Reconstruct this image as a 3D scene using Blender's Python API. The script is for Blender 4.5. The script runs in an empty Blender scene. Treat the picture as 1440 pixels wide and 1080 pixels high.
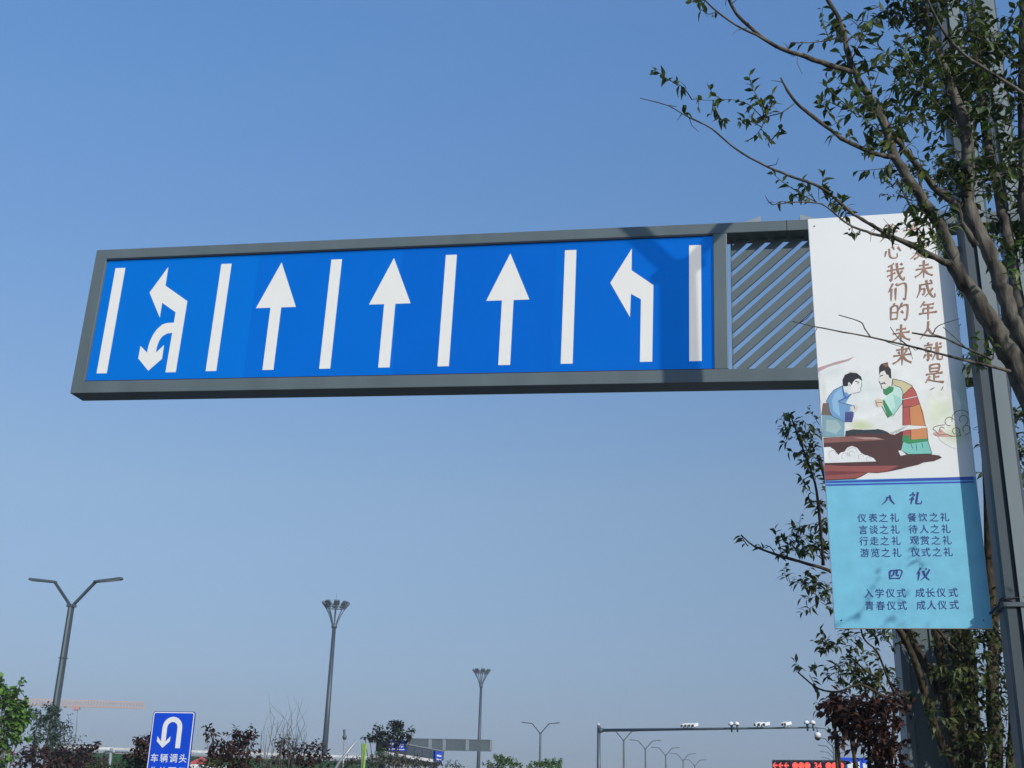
import bpy, math, random
import numpy as np
from mathutils import Vector, Matrix
random.seed(7)
S = bpy.context.scene
COL = S.collection
# ------------------------------------------------------------------ camera
FPX = 1632.0; PITCH = math.radians(19.8); ROLL = math.radians(1.64); EYE = Vector((0, 0, 1.6))
Fv = Vector((0, math.cos(PITCH), math.sin(PITCH))); U0 = Vector((0, -math.sin(PITCH), math.cos(PITCH))); R0 = Vector((1, 0, 0))
Rv = R0*math.cos(ROLL) + U0*math.sin(ROLL); Uv = U0*math.cos(ROLL) - R0*math.sin(ROLL)
cd = bpy.data.cameras.new("camera"); cam = bpy.data.objects.new("camera", cd); COL.objects.link(cam)
cd.sensor_width = 36; cd.lens = FPX/1440*36; cd.clip_start = 0.05; cd.clip_end = 5000
M3 = Matrix((Rv, Uv, -Fv)).transposed(); cam.matrix_world = Matrix.Translation(EYE) @ M3.to_4x4()
S.camera = cam
# ------------------------------------------------------------------ light
SUN_AZ = math.radians(34.6); SUN_EL = math.radians(27)      # sun is behind the camera, to the right
# clear air tint of the sky by elevation (sine), on top of the Nishita sky
SKYC = ((.04, (.41,.445,.66)), (1., (1.3,1.8,2.2)), (.245, (1.02,1.03,1.06)), (.60, (1.22,1.68,2.06)))
w = bpy.data.worlds.new("World"); S.world = w; w.use_nodes = True
nt = w.node_tree; bg = nt.nodes["Background"]
sky = nt.nodes.new("ShaderNodeTexSky"); sky.sky_type = 'NISHITA'; sky.sun_disc = False
sky.sun_elevation = SUN_EL; sky.sun_rotation = math.pi - SUN_AZ
sky.air_density = 1.0; sky.dust_density = 0.6; sky.ozone_density = 1.6
tcw = nt.nodes.new("ShaderNodeTexCoord"); sep = nt.nodes.new("ShaderNodeSeparateXYZ"); rmp = nt.nodes.new("ShaderNodeValToRGB")
nt.links.new(tcw.outputs["Generated"], sep.inputs[0]); nt.links.new(sep.outputs[2], rmp.inputs[0])
for e, (p_, c_) in zip((rmp.color_ramp.elements[0], rmp.color_ramp.elements[1], rmp.color_ramp.elements.new(.245), rmp.color_ramp.elements.new(.60)), SKYC):
    e.position = p_; e.color = (*[q/3 for q in c_], 1)
mul3 = nt.nodes.new("ShaderNodeVectorMath"); mul3.operation = 'SCALE'; mul3.inputs["Scale"].default_value = 3
nt.links.new(rmp.outputs[0], mul3.inputs[0])
hs = nt.nodes.new("ShaderNodeMix"); hs.data_type = 'RGBA'; hs.blend_type = 'MULTIPLY'; hs.inputs[0].default_value = 1
nt.links.new(mul3.outputs[0], hs.inputs[7])
nt.links.new(sky.outputs[0], hs.inputs[6]); nt.links.new(hs.outputs[2], bg.inputs[0])
bg.inputs[1].default_value = 0.1
sd = bpy.data.lights.new("sun", 'SUN'); sd.energy = 3.75; sd.angle = math.radians(0.6); sd.color = (1, .95, .87)
so = bpy.data.objects.new("sun", sd); COL.objects.link(so)
SUN = Vector((math.sin(SUN_AZ)*math.cos(SUN_EL), -math.cos(SUN_AZ)*math.cos(SUN_EL), math.sin(SUN_EL)))
so.rotation_euler = SUN.to_track_quat('Z', 'Y').to_euler(); so.location = (10, -20, 30)
S.view_settings.view_transform = 'Standard'; S.view_settings.look = 'None'; S.view_settings.exposure = 0; S.view_settings.gamma = 1
S.cycles.max_bounces = 6; S.cycles.volume_bounces = 0; S.cycles.transparent_max_bounces = 8

# ------------------------------------------------------------------ helpers
def ray(px, py): return Fv + Rv*((px-720)/FPX) - Uv*((py-540)/FPX)
def at(px, py, Y):                       # the point of the world seen at a pixel, Y metres ahead
    d = ray(px, py); return EYE + d*(Y/d.y)
def atz(px, py, z):                      # ... at a height z
    d = ray(px, py); return EYE + d*((z-EYE.z)/d.z)

def mat(name, col, rough=.5, metal=0., var=.0, scale=8., spec=.5, bump=0., emit=None, es=1., trans=0., detail=4., var2=None, stretch=None):
    m = bpy.data.materials.new(name); m.use_nodes = True; t = m.node_tree; b = t.nodes["Principled BSDF"]
    b.inputs["Roughness"].default_value = rough; b.inputs["Metallic"].default_value = metal
    b.inputs["Specular IOR Level"].default_value = spec
    b.inputs["Base Color"].default_value = (*col, 1)
    if var or var2 or bump:
        tc = t.nodes.new("ShaderNodeTexCoord"); n = t.nodes.new("ShaderNodeTexNoise")
        n.inputs["Scale"].default_value = scale; n.inputs["Detail"].default_value = detail
        if stretch:
            mp = t.nodes.new("ShaderNodeMapping"); mp.inputs["Scale"].default_value = stretch
            t.links.new(tc.outputs["Object"], mp.inputs[0]); t.links.new(mp.outputs[0], n.inputs["Vector"])
        else: t.links.new(tc.outputs["Object"], n.inputs["Vector"])
        if var or var2:
            r = t.nodes.new("ShaderNodeValToRGB"); r.color_ramp.elements[0].position = .3; r.color_ramp.elements[1].position = .7
            c2 = var2 if var2 else tuple(min(1, c*(1+var)) for c in col)
            c1 = col if var2 else tuple(c*(1-var) for c in col)
            r.color_ramp.elements[0].color = (*c1, 1); r.color_ramp.elements[1].color = (*c2, 1)
            t.links.new(n.outputs["Fac"], r.inputs[0]); t.links.new(r.outputs[0], b.inputs["Base Color"])
        if bump:
            bp_ = t.nodes.new("ShaderNodeBump"); bp_.inputs["Strength"].default_value = bump; bp_.inputs["Distance"].default_value = .02
            t.links.new(n.outputs["Fac"], bp_.inputs["Height"]); t.links.new(bp_.outputs[0], b.inputs["Normal"])
    if emit:
        b.inputs["Emission Color"].default_value = (*emit, 1); b.inputs["Emission Strength"].default_value = es
    if trans:
        tr = t.nodes.new("ShaderNodeBsdfTranslucent"); mx = t.nodes.new("ShaderNodeMixShader"); mx.inputs[0].default_value = trans
        if var or var2: t.links.new(r.outputs[0], tr.inputs[0])
        else: tr.inputs[0].default_value = (*col, 1)
        out = t.nodes["Material Output"]
        t.links.new(b.outputs[0], mx.inputs[1]); t.links.new(tr.outputs[0], mx.inputs[2]); t.links.new(mx.outputs[0], out.inputs[0])
    return m

def tag(o, label=None, cat=None, group=None, kind=None):
    if label: o["label"] = label
    if cat: o["category"] = cat
    if group: o["group"] = group
    if kind: o["kind"] = kind
    return o
def thing(name, loc, label, cat, group=None):
    o = bpy.data.objects.new(name, None); COL.objects.link(o); o.location = Vector(loc); o.empty_display_size = .3
    return tag(o, label, cat, group)
def rootloc(o):
    v = Vector((0, 0, 0))
    while o: v = v + o.location; o = o.parent
    return v
def copy_tree(o, parent=None):
    c = o.copy(); COL.objects.link(c); c.parent = parent
    for ch in list(o.children): copy_tree(ch, c)
    return c

class MB:
    """collects shapes in world coordinates, links them as one mesh object"""
    def __init__(s): s.v = []; s.f = []; s.m = []; s.mi = 0; s.smooth = []
    def add(s, vs, fs, sm=False):
        b = len(s.v); s.v += [tuple(p) for p in vs]
        for f in fs: s.f.append([b+i for i in f]); s.m.append(s.mi); s.smooth.append(sm)
        return s
    def boxc(s, P8): return s.add(P8, [(0,3,2,1),(4,5,6,7),(0,1,5,4),(1,2,6,5),(2,3,7,6),(3,0,4,7)])
    def box(s, c, sz, ax=None):
        ax = ax or (Vector((1,0,0)), Vector((0,1,0)), Vector((0,0,1))); c = Vector(c); h = [q/2 for q in sz]
        P = [c + ax[0]*(i*h[0]) + ax[1]*(j*h[1]) + ax[2]*(k*h[2]) for k in (-1,1) for i, j in ((-1,-1),(1,-1),(1,1),(-1,1))]
        return s.boxc(P)
    def bar(s, p0, p1, w, h, up=Vector((0,0,1)), w1=None, h1=None):
        p0 = Vector(p0); p1 = Vector(p1); d = (p1-p0).normalized()
        if abs(d.dot(up)) > .98: up = Vector((0,1,0))
        x = d.cross(up).normalized(); y = x.cross(d).normalized(); w1 = w1 or w; h1 = h1 or h
        P = [p0+x*(i*w/2)+y*(j*h/2) for i, j in ((-1,-1),(1,-1),(1,1),(-1,1))] + [p1+x*(i*w1/2)+y*(j*h1/2) for i, j in ((-1,-1),(1,-1),(1,1),(-1,1))]
        return s.add(P, [(0,1,2,3),(7,6,5,4),(0,4,5,1),(1,5,6,2),(2,6,7,3),(3,7,4,0)])
    def tube(s, pts, rad, n=8, cap=True, sm=True):
        pts = [Vector(p) for p in pts]; k = len(pts)
        if not hasattr(rad, '__len__'): rad = [rad]*k
        V = []; ref = None
        for i, p in enumerate(pts):
            d = (pts[min(i+1,k-1)] - pts[max(i-1,0)]).normalized()
            if ref is None: ref = d.orthogonal().normalized()
            ref = (ref - d*ref.dot(d)).normalized(); q = d.cross(ref)
            for j in range(n):
                a = 2*math.pi*j/n; V.append(p + (ref*math.cos(a)+q*math.sin(a))*rad[i])
        Fc = [(i*n+j, i*n+(j+1)%n, (i+1)*n+(j+1)%n, (i+1)*n+j) for i in range(k-1) for j in range(n)]
        b = len(s.v); s.add(V, Fc, sm)
        if cap:
            s.f.append([b+j for j in range(n)][::-1]); s.m.append(s.mi); s.smooth.append(False)
            s.f.append([b+(k-1)*n+j for j in range(n)]); s.m.append(s.mi); s.smooth.append(False)
        return s
    def prism(s, poly, fr, w0, w1):
        """poly: list of (u,v) in frame fr, extruded from w0 to w1"""
        n = len(poly); A = [fr(u, v, w0) for u, v in poly]; B = [fr(u, v, w1) for u, v in poly]
        s.add(A+B, [list(range(n))[::-1], list(range(n, 2*n))] + [(i, (i+1) % n, n+(i+1) % n, n+i) for i in range(n)])
        return s
    def fbox(s, fr, u0, u1, v0, v1, w0, w1):
        return s.boxc([fr(u0,v0,w0), fr(u1,v0,w0), fr(u1,v0,w1), fr(u0,v0,w1), fr(u0,v1,w0), fr(u1,v1,w0), fr(u1,v1,w1), fr(u0,v1,w1)])
    def build(s, name, mats, parent=None, label=None, bevel=0):
        off = rootloc(parent); me = bpy.data.meshes.new(name)
        me.from_pydata([(a-off.x, b-off.y, c-off.z) for a, b, c in s.v], [], s.f)
        mats = mats if isinstance(mats, (list, tuple)) else [mats]
        for m in mats: me.materials.append(m)
        me.polygons.foreach_set("material_index", s.m); me.polygons.foreach_set("use_smooth", s.smooth)
        me.update(); o = bpy.data.objects.new(name, me); COL.objects.link(o)
        if parent: o.parent = parent
        if label: o["label"] = label
        if bevel:
            bm_ = o.modifiers.new("bevel", 'BEVEL'); bm_.width = bevel; bm_.segments = 2; bm_.limit_method = 'ANGLE'
        return o

def frame(o, a, up):
    o = Vector(o); a = Vector(a).normalized(); up = Vector(up); up = (up - a*up.dot(a)).normalized(); n = a.cross(up)
    f = lambda u, v, w=0: o + a*u + up*v + n*w
    f.o, f.a, f.up, f.n = o, a, up, n
    return f
def onplane(fr, px, py):
    d = ray(px, py); t = (fr.o-EYE).dot(fr.n)/d.dot(fr.n); q = EYE + d*t - fr.o
    return q.dot(fr.a), q.dot(fr.up)
def spline(pts, rad, sub=4):
    """Catmull-Rom through pts (Vectors) with radii"""
    P = [pts[0]] + list(pts) + [pts[-1]]; Rr = [rad[0]] + list(rad) + [rad[-1]]; o = []; r = []
    for i in range(1, len(P)-2):
        for k in range(sub):
            t = k/sub; a, b, c, d = P[i-1], P[i], P[i+1], P[i+2]
            o.append(.5*((2*b) + (c-a)*t + (2*a-5*b+4*c-d)*t*t + (3*b-a-3*c+d)*t**3)); r.append(Rr[i]*(1-t)+Rr[i+1]*t)
    o.append(pts[-1]); r.append(rad[-1]); return o, r

_fc = {}
def glyph(mb, ch, fr, u, v, size, w, bold=.0, shear=0., sx=1., rot=0.):
    """flat character centred at (u,v) in frame fr"""
    key = (ch, bold)
    if key not in _fc:
        c = bpy.data.curves.new("g", 'FONT'); c.body = ch; c.size = 1; c.offset = bold; c.resolution_u = 3
        o = bpy.data.objects.new("g", c); COL.objects.link(o)
        me = bpy.data.meshes.new_from_object(o.evaluated_get(bpy.context.evaluated_depsgraph_get()))
        V = [x.co.copy() for x in me.vertices]; Fq = [list(p.vertices) for p in me.polygons]
        bpy.data.objects.remove(o); bpy.data.curves.remove(c); bpy.data.meshes.remove(me)
        if V:
            cx = (min(x.x for x in V)+max(x.x for x in V))/2; cy = (min(x.y for x in V)+max(x.y for x in V))/2
            hgt = max(max(x.y for x in V)-min(x.y for x in V), max(x.x for x in V)-min(x.x for x in V))
            V = [((x.x-cx)/hgt, (x.y-cy)/hgt) for x in V]
        _fc[key] = (V, Fq)
    V, Fq = _fc[key]; cr, sr = math.cos(rot), math.sin(rot)
    pts = []
    for x, y in V:
        x = x*sx + y*shear; x, y = x*cr-y*sr, x*sr+y*cr
        pts.append(fr(u+x*size, v+y*size, w))
    mb.add(pts, Fq)

BRUSH = {
"未":[[(.25,.70),(.75,.74)],[(.08,.50),(.95,.56)],[(.5,.98),(.5,.02)],[(.48,.48),(.30,.25),(.05,.10)],[(.53,.48),(.70,.25),(.98,.12)]],
"成":[[(.15,.72),(.85,.78)],[(.2,.72),(.18,.4),(.03,.05)],[(.2,.48),(.42,.50),(.40,.2),(.30,.25)],[(.52,.97),(.60,.5),(.80,.10),(.97,.02),(.96,.22)],[(.85,.50),(.68,.28),(.45,.08)],[(.70,.95),(.82,.87)]],
"年":[[(.32,.98),(.12,.70)],[(.28,.80),(.82,.84)],[(.25,.60),(.78,.63)],[(.27,.60),(.27,.36)],[(.05,.34),(.97,.40)],[(.52,.82),(.53,.0)]],
"人":[[(.5,.95),(.42,.5),(.05,.08)],[(.45,.60),(.65,.3),(.97,.08)]],
"就":[[(.22,.97),(.30,.88)],[(.05,.82),(.48,.86)],[(.14,.70),(.14,.50)],[(.14,.70),(.40,.72),(.39,.50)],[(.14,.51),(.39,.53)],[(.27,.50),(.28,.05),(.20,.12)],[(.14,.36),(.04,.18)],[(.38,.36),(.46,.22)],[(.52,.66),(.95,.70)],[(.70,.96),(.68,.5),(.48,.05)],[(.76,.66),(.75,.15),(.85,.06),(.98,.08),(.98,.25)],[(.85,.92),(.93,.83)]],
"是":[[(.28,.95),(.28,.60)],[(.28,.95),(.74,.97),(.73,.60)],[(.29,.78),(.72,.79)],[(.28,.61),(.73,.62)],[(.08,.48),(.92,.53)],[(.5,.50),(.5,.16)],[(.5,.32),(.75,.34)],[(.28,.38),(.05,.05)],[(.20,.22),(.5,.12),(.98,.03)]],
"心":[[(.12,.62),(.03,.28)],[(.30,.74),(.32,.30),(.50,.14),(.74,.18),(.74,.42)],[(.48,.86),(.60,.64)],[(.80,.78),(.97,.50)]],
"我":[[(.42,.97),(.12,.80)],[(.05,.58),(.95,.66)],[(.30,.86),(.31,.05),(.20,.12)],[(.08,.28),(.50,.45)],[(.56,.98),(.64,.5),(.82,.12),(.97,.02),(.97,.2)],[(.86,.52),(.70,.30),(.46,.10)],[(.76,.94),(.88,.84)]],
"们":[[(.25,.97),(.03,.50)],[(.18,.68),(.18,.02)],[(.42,.95),(.50,.82)],[(.40,.72),(.41,.05)],[(.52,.86),(.92,.90),(.92,.08),(.80,.14)]],
"的":[[(.26,.98),(.18,.80)],[(.08,.78),(.08,.10)],[(.08,.78),(.42,.81),(.41,.10)],[(.09,.47),(.41,.49)],[(.08,.13),(.41,.15)],[(.66,.98),(.50,.62)],[(.60,.78),(.94,.82),(.90,.08),(.76,.12)],[(.62,.55),(.74,.40)]],
"来":[[(.18,.80),(.82,.84)],[(.30,.72),(.38,.58)],[(.72,.75),(.60,.58)],[(.05,.50),(.96,.55)],[(.5,.98),(.5,.0)],[(.48,.48),(.30,.25),(.03,.10)],[(.53,.48),(.70,.25),(.98,.10)]],
"关":[[(.30,.97),(.40,.84)],[(.70,.98),(.58,.82)],[(.20,.74),(.80,.78)],[(.05,.50),(.95,.55)],[(.5,.76),(.46,.45),(.05,.05)],[(.52,.48),(.70,.22),(.98,.06)]],
"爱":[[(.80,.97),(.20,.90)],[(.22,.84),(.28,.74)],[(.48,.86),(.50,.76)],[(.78,.86),(.68,.74)],[(.10,.70),(.08,.56)],[(.10,.68),(.90,.72),(.84,.58)],[(.25,.54),(.78,.57)],[(.46,.66),(.36,.30),(.05,.02)],[(.40,.42),(.72,.44),(.50,.15),(.25,.0)],[(.42,.34),(.62,.14),(.97,.02)]],
"八":[[(.38,.70),(.30,.40),(.05,.12)],[(.50,.82),(.65,.45),(.98,.12)]],
"礼":[[(.22,.95),(.30,.84)],[(.05,.72),(.42,.76),(.05,.35)],[(.25,.55),(.25,.02)],[(.30,.50),(.40,.38)],[(.62,.96),(.61,.15),(.75,.06),(.97,.08),(.97,.28)]],
"四":[[(.08,.80),(.14,.22)],[(.08,.80),(.92,.83),(.86,.22)],[(.40,.78),(.36,.5),(.22,.40)],[(.60,.80),(.60,.48),(.78,.46)],[(.12,.23),(.88,.25)]],
"仪":[[(.25,.97),(.03,.50)],[(.18,.68),(.18,.02)],[(.60,.95),(.68,.82)],[(.88,.85),(.70,.40),(.36,.05)],[(.45,.75),(.62,.38),(.98,.05)]]}
def brush(mb, ch, fr, u, v, size, w, th=.105, shear=.12, rot=.0, sx=1.):
    """brush written character centred at (u,v): every stroke swells and tapers"""
    cr, sr = math.cos(rot), math.sin(rot)
    for k_, st in enumerate(BRUSH[ch]):
        o, _ = spline([Vector((x-.5, y-.5, 0)) for x, y in st], [1]*len(st), 4); n = len(o); A = []; B = []
        for i, p in enumerate(o):
            d = (o[min(i+1,n-1)]-o[max(i-1,0)]).normalized(); t = i/(n-1); hor = abs(d.x) > .8
            h = th*.5*((.95-.45*math.sin(math.pi*t)+.15*t) if hor else (1.15-.75*t**1.6))*random.uniform(.9,1.1)
            q = Vector((-d.y, d.x, 0))*h
            for L_, z in ((A, p+q), (B, p-q)):
                x = z.x*sx + z.y*shear; y = z.y; x, y = x*cr-y*sr, x*sr+y*cr; L_.append(fr(u+x*size, v+y*size, w+.0001*k_))
        mb.add(A+B, [(i, n+i, n+i+1, i+1) for i in range(n-1)])
def leaf(mb, p, d, nrm, L, W, curl=.35, fold=.25):
    d = d.normalized(); s = d.cross(nrm).normalized(); n = s.cross(d).normalized()
    prof = (0., .55, 1., .85, .45, 0.); mid = []; le = []; ri = []
    for i, h in enumerate(prof):
        t = i/5; c = p + d*(L*t) - n*(curl*L*t*t); e = s*(W*.5*h); up = n*(fold*W*.5*h)
        mid.append(c); 
        if 0 < i < 5: le.append(c-e+up); ri.append(c+e+up)
    V = mid + le + ri; Fq = [(0,1,6),(0,10,1),(5,9,4),(5,4,13)]
    for i in range(1, 4): Fq += [(i, i+1, 6+i, 5+i), (i, 9+i, 10+i, i+1)]
    mb.add(V, Fq, True)
def rv(): 
    while True:
        v = Vector((random.uniform(-1,1), random.uniform(-1,1), random.uniform(-1,1)))
        if .05 < v.length < 1: return v.normalized()
def twig(bm, lm, p, d, L, nl, lL, r=.004, bend=.35, droop=.1, wr=1.):
    """leafy twig from p along d"""
    pts = [p]; dd = d.normalized(); k = 5; b = rv()
    for i in range(k): dd = (dd + b*bend/k + Vector((0,0,.08))).normalized(); pts.append(pts[-1]+dd*(L/k))
    bm.tube(pts, [r*(1-.75*i/k) for i in range(k+1)], 4, False)
    for i in range(nl):
        t = (.15+.85*(i+random.random()*.6)/nl)*k; j = min(int(t), k-1); q = pts[j].lerp(pts[j+1], min(1, t-j))
        ax = (pts[j+1]-pts[j]).normalized(); o = rv(); o = (o-ax*o.dot(ax)).normalized()
        ld = (ax*.55 + o*.9 - Vector((0,0,droop))).normalized()
        leaf(lm, q, ld, (Vector((0,0,1))+rv()*.6), lL*random.uniform(.6,1.15), lL*wr*random.uniform(.32,.45), random.uniform(.15,.8), random.uniform(.1,.45))

ZUP = Vector((0,0,1)); YAW = 0.1987
ACR = Vector((math.cos(YAW), -math.sin(YAW), 0)); ALONG = Vector((math.sin(YAW), math.cos(YAW), 0))   # across / along the road
AX = (ACR, ALONG, ZUP)
def road(l, s, z=0): return ACR*l + ALONG*s + Vector((0, 0, z))

# ------------------------------------------------------------------ materials
STEEL = mat("grey_paint", (.108,.138,.146), .45, .0, .10, 3., .4, stretch=(1,1,.25))
FACE_P = mat("pole_face_paint", (.17,.205,.215), .42, 0, .12, 4., .45, stretch=(1,1,.15))
STEEL_P = mat("pole_paint", (.05,.066,.075), .42, .0, .12, 4., .45, stretch=(1,1,.15))
STEEL_D = mat("dark_pole_paint", (.07,.09,.10), .45, 0, .1, 4.)
GALV = mat("galvanised", (.30,.32,.33), .45, .3, .12, 6.)
BLUE = mat("blue_reflective_sheet", (.0,.118,.57), .5, 0, .10, .35, .2, detail=1.)
BLUES = [mat("blue_sheet_%s" % n_, (.0,g_*.54,b_*.49), .5, 0, .05, 1.2, .06, emit=(.0,g_*1.1,b_), es=.47) for n_, g_, b_ in (("one",.150,.66),("two",.132,.63),("three",.118,.60),("four",.125,.61))]  # glow added to the sheets, softens the lamp pole's shadow on them
GLOWW = mat("white_glow_sheet", (.42,.42,.40), .5, 0, .03, 5., .2, emit=(.80,.80,.78), es=.45)  # white marks get the same added glow, so the cast shadow stays weak
BLUE2 = mat("blue_reflective_small", (.0,.06,.60), .4, 0, .05, 3.)
WHITE = mat("white_sheet", (.80,.80,.76), .45, 0, .03, 5.)
WHITEP = mat("white_paint", (.72,.72,.70), .5, 0, .06, 3.)
BLACK = mat("black_plastic", (.015,.015,.017), .4)
GLASS = mat("dark_glass", (.015,.02,.025), .08, 0, .0, 1, .6)
# ------------------------------------------------------------------ ground
g = MB(); g.add([(-700,-120,0),(700,-120,0),(700,900,0),(-700,900,0)], [(0,1,2,3)])
tag(g.build("ground", mat("grass_ground", (.035,.055,.018), .95, 0, .35, .6, .2, .4)), kind="structure")
def strip(name, l0, l1, s0, s1, z0, z1, m, kind="structure"):
    b = MB(); b.boxc([road(l0,s0,z0), road(l1,s0,z0), road(l1,s1,z0), road(l0,s1,z0), road(l0,s0,z1), road(l1,s0,z1), road(l1,s1,z1), road(l0,s1,z1)])
    return tag(b.build(name, m), kind=kind)
ASPH = mat("asphalt", (.05,.05,.052), .9, 0, .25, 2., .3, .3); KERB = mat("kerb_stone", (.32,.31,.29), .8, 0, .15, 3.)
PAVE = mat("paving", (.26,.24,.22), .85, 0, .2, 4.); SOIL = mat("median_soil", (.05,.07,.03), .95, 0, .4, 2.)
strip("carriageway", -10.3, -.65, -60, 600, -.02, .004, ASPH); strip("carriageway", -23.5, -13.2, -60, 600, -.02, .004, ASPH)
strip("kerb", -.65, -.5, -60, 600, -.02, .15, KERB); strip("kerb", -10.45, -10.3, -60, 600, -.02, .15, KERB)
strip("kerb", -13.2, -13.05, -60, 600, -.02, .15, KERB); strip("kerb", -23.65, -23.5, -60, 600, -.02, .15, KERB)
strip("median", -13.05, -10.45, -60, 600, -.02, .13, SOIL); strip("pavement", -.5, 1.0, -60, 600, -.02, .145, PAVE)
mk = MB()
for l in (-3.05, -5.45, -7.85, -15.8, -18.4, -21.0):
    for k in range(-6, 60): mk.add([road(l-.06,k*6,.008), road(l+.06,k*6,.008), road(l+.06,k*6+3,.008), road(l-.06,k*6+3,.008)], [(0,1,2,3)])
for l in (-.95, -10.0, -13.5, -23.2): mk.add([road(l-.06,-60,.008), road(l+.06,-60,.008), road(l+.06,500,.008), road(l-.06,500,.008)], [(0,1,2,3)])
tag(mk.build("lane_marking", WHITEP), kind="structure")

# ------------------------------------------------------------------ the lane direction sign on its gantry
SF = frame((-4.6072, 12.2163, 5.9954), (math.cos(YAW)*math.cos(.02305), -math.sin(YAW)*math.cos(.02305), -.02305), ZUP)
colb = Vector(SF(8.62, 0, -.13)); colb.z = 0
gs = thing("lane_sign_gantry", colb, "long blue lane direction sign with white arrows framed in grey steel on a cantilever arm", "road sign")
D = -.27
def fr_part(u0,u1,v0,v1,w0=D,w1=0,name="frame_beam",b=.006):
    m = MB(); m.fbox(SF,u0,u1,v0,v1,w0,w1); return m.build(name, STEEL, gs, bevel=b)
m = MB(); m.prism([(-.328,-.241),(10.3,-.241),(10.3,-.101),(-.182,-.101),(-.182,1.413),(10.3,1.413),(10.3,1.533),(-.328,1.533)], SF, D, 0); m.build("frame", STEEL, gs, bevel=.006)
fr_part(6.768, 6.908, -.1005, 1.4125, D+.002, -.001, "divider_post")
m = MB(); m.fbox(SF, 7.518, 7.526, 1.4125, 1.5335, -.2, .0012); m.build("seam", BLACK, gs)
bk = MB(); bk.fbox(SF, -.18, 6.766, -.099, 1.411, -.25, -.235); bk.build("back_sheet", STEEL, gs)
lip = MB()
lip.fbox(SF, -.182, 6.768, 1.397, 1.413, -.235, -.004); lip.fbox(SF, -.182, 6.768, -.101, -.093, -.235, -.004)
lip.build("panel_rim", BLACK, gs)
pn = MB(); pn.fbox(SF, -.181, 6.767, -.0925, 1.3965, -.055, -.032); panel = pn.build("sign_panel", BLUE, gs)
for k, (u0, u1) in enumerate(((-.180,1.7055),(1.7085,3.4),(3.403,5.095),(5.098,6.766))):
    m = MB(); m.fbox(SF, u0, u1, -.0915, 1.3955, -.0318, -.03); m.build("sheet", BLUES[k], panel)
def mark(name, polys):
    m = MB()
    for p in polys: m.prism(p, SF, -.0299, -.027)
    return m.build(name, GLOWW, panel)
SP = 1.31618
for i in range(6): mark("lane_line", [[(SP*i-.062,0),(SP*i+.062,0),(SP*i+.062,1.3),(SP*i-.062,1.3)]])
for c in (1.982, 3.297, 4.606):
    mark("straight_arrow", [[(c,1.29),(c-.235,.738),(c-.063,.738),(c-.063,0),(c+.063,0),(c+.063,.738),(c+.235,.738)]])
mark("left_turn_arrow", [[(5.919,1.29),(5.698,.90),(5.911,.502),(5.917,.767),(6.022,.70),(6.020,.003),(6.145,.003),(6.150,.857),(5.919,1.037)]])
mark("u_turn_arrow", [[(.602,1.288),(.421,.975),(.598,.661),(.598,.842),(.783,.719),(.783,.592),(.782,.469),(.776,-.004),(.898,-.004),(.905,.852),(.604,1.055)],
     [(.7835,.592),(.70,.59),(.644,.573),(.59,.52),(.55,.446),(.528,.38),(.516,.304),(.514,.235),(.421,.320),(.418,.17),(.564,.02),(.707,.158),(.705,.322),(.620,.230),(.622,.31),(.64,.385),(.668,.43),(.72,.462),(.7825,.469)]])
# louvre bay: diagonal slats between the sign and the column
SK = .93
def slat(c, h=.053):
    u0, u1, v0, v1 = 6.95, 8.36, -.1, 1.411; P = []
    lo = lambda k_: (max(u0, (v0-k_)/SK), min(u1, (v1-k_)/SK))
    a0, a1 = lo(c-h); b0, b1 = lo(c+h)
    if a0 >= a1 or b0 >= b1: return
    m = MB(); m.prism([(a0,a0*SK+c-h),(a1,a1*SK+c-h),(b1,b1*SK+c+h),(b0,b0*SK+c+h)], SF, -.20, -.168); m.build("slat", STEEL, gs)
for k in range(-1, 15): slat(1.06+.045-SK*6.95-.175*k)
fx = MB(); fx.bar(SF(6.955,-.1,-.2), SF(6.955,1.411,-.2), .018, .018); fx.build("bay_rod", STEEL, gs)
# column
cm = MB(); cw = .27; base = colb
cf = frame(colb, ACR, ZUP)
cm.fbox(cf, -cw, cw, 0, 5.75, -.22, .20); cm.build("column", STEEL, gs, bevel=.015)
cm = MB(); cm.fbox(cf, -cw-.04, -cw+.03, .02, 5.74, -.24, .232); cm.fbox(cf, cw-.03, cw+.04, .02, 5.74, -.24, .232); cm.fbox(cf,-.05,-.01,.02,5.74,.2005,.215); cm.build("column_flange", STEEL, gs, bevel=.006)
cm = MB(); cm.fbox(cf, -.45, .45, 0, .05, -.4, .4); cm.build("base_plate", STEEL, gs)
cm = MB(); cm.fbox(cf, -cw, cw, 5.755, 7.21, -.2, .05); cm.build("column_head", STEEL, gs)
for u, s in ((7.26,-1),(7.66,1)):
    m = MB(); q = [(u-.13*s, 1.534),(u-.13*s,1.56),(u+.0*s,1.555)]
    m.prism([(u+.0,1.5345),(u+s*.16,1.5345),(u+s*.16,1.56),(u,1.62)], SF, -.22, -.05); m.build("lifting_bracket", GALV, gs)

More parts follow.
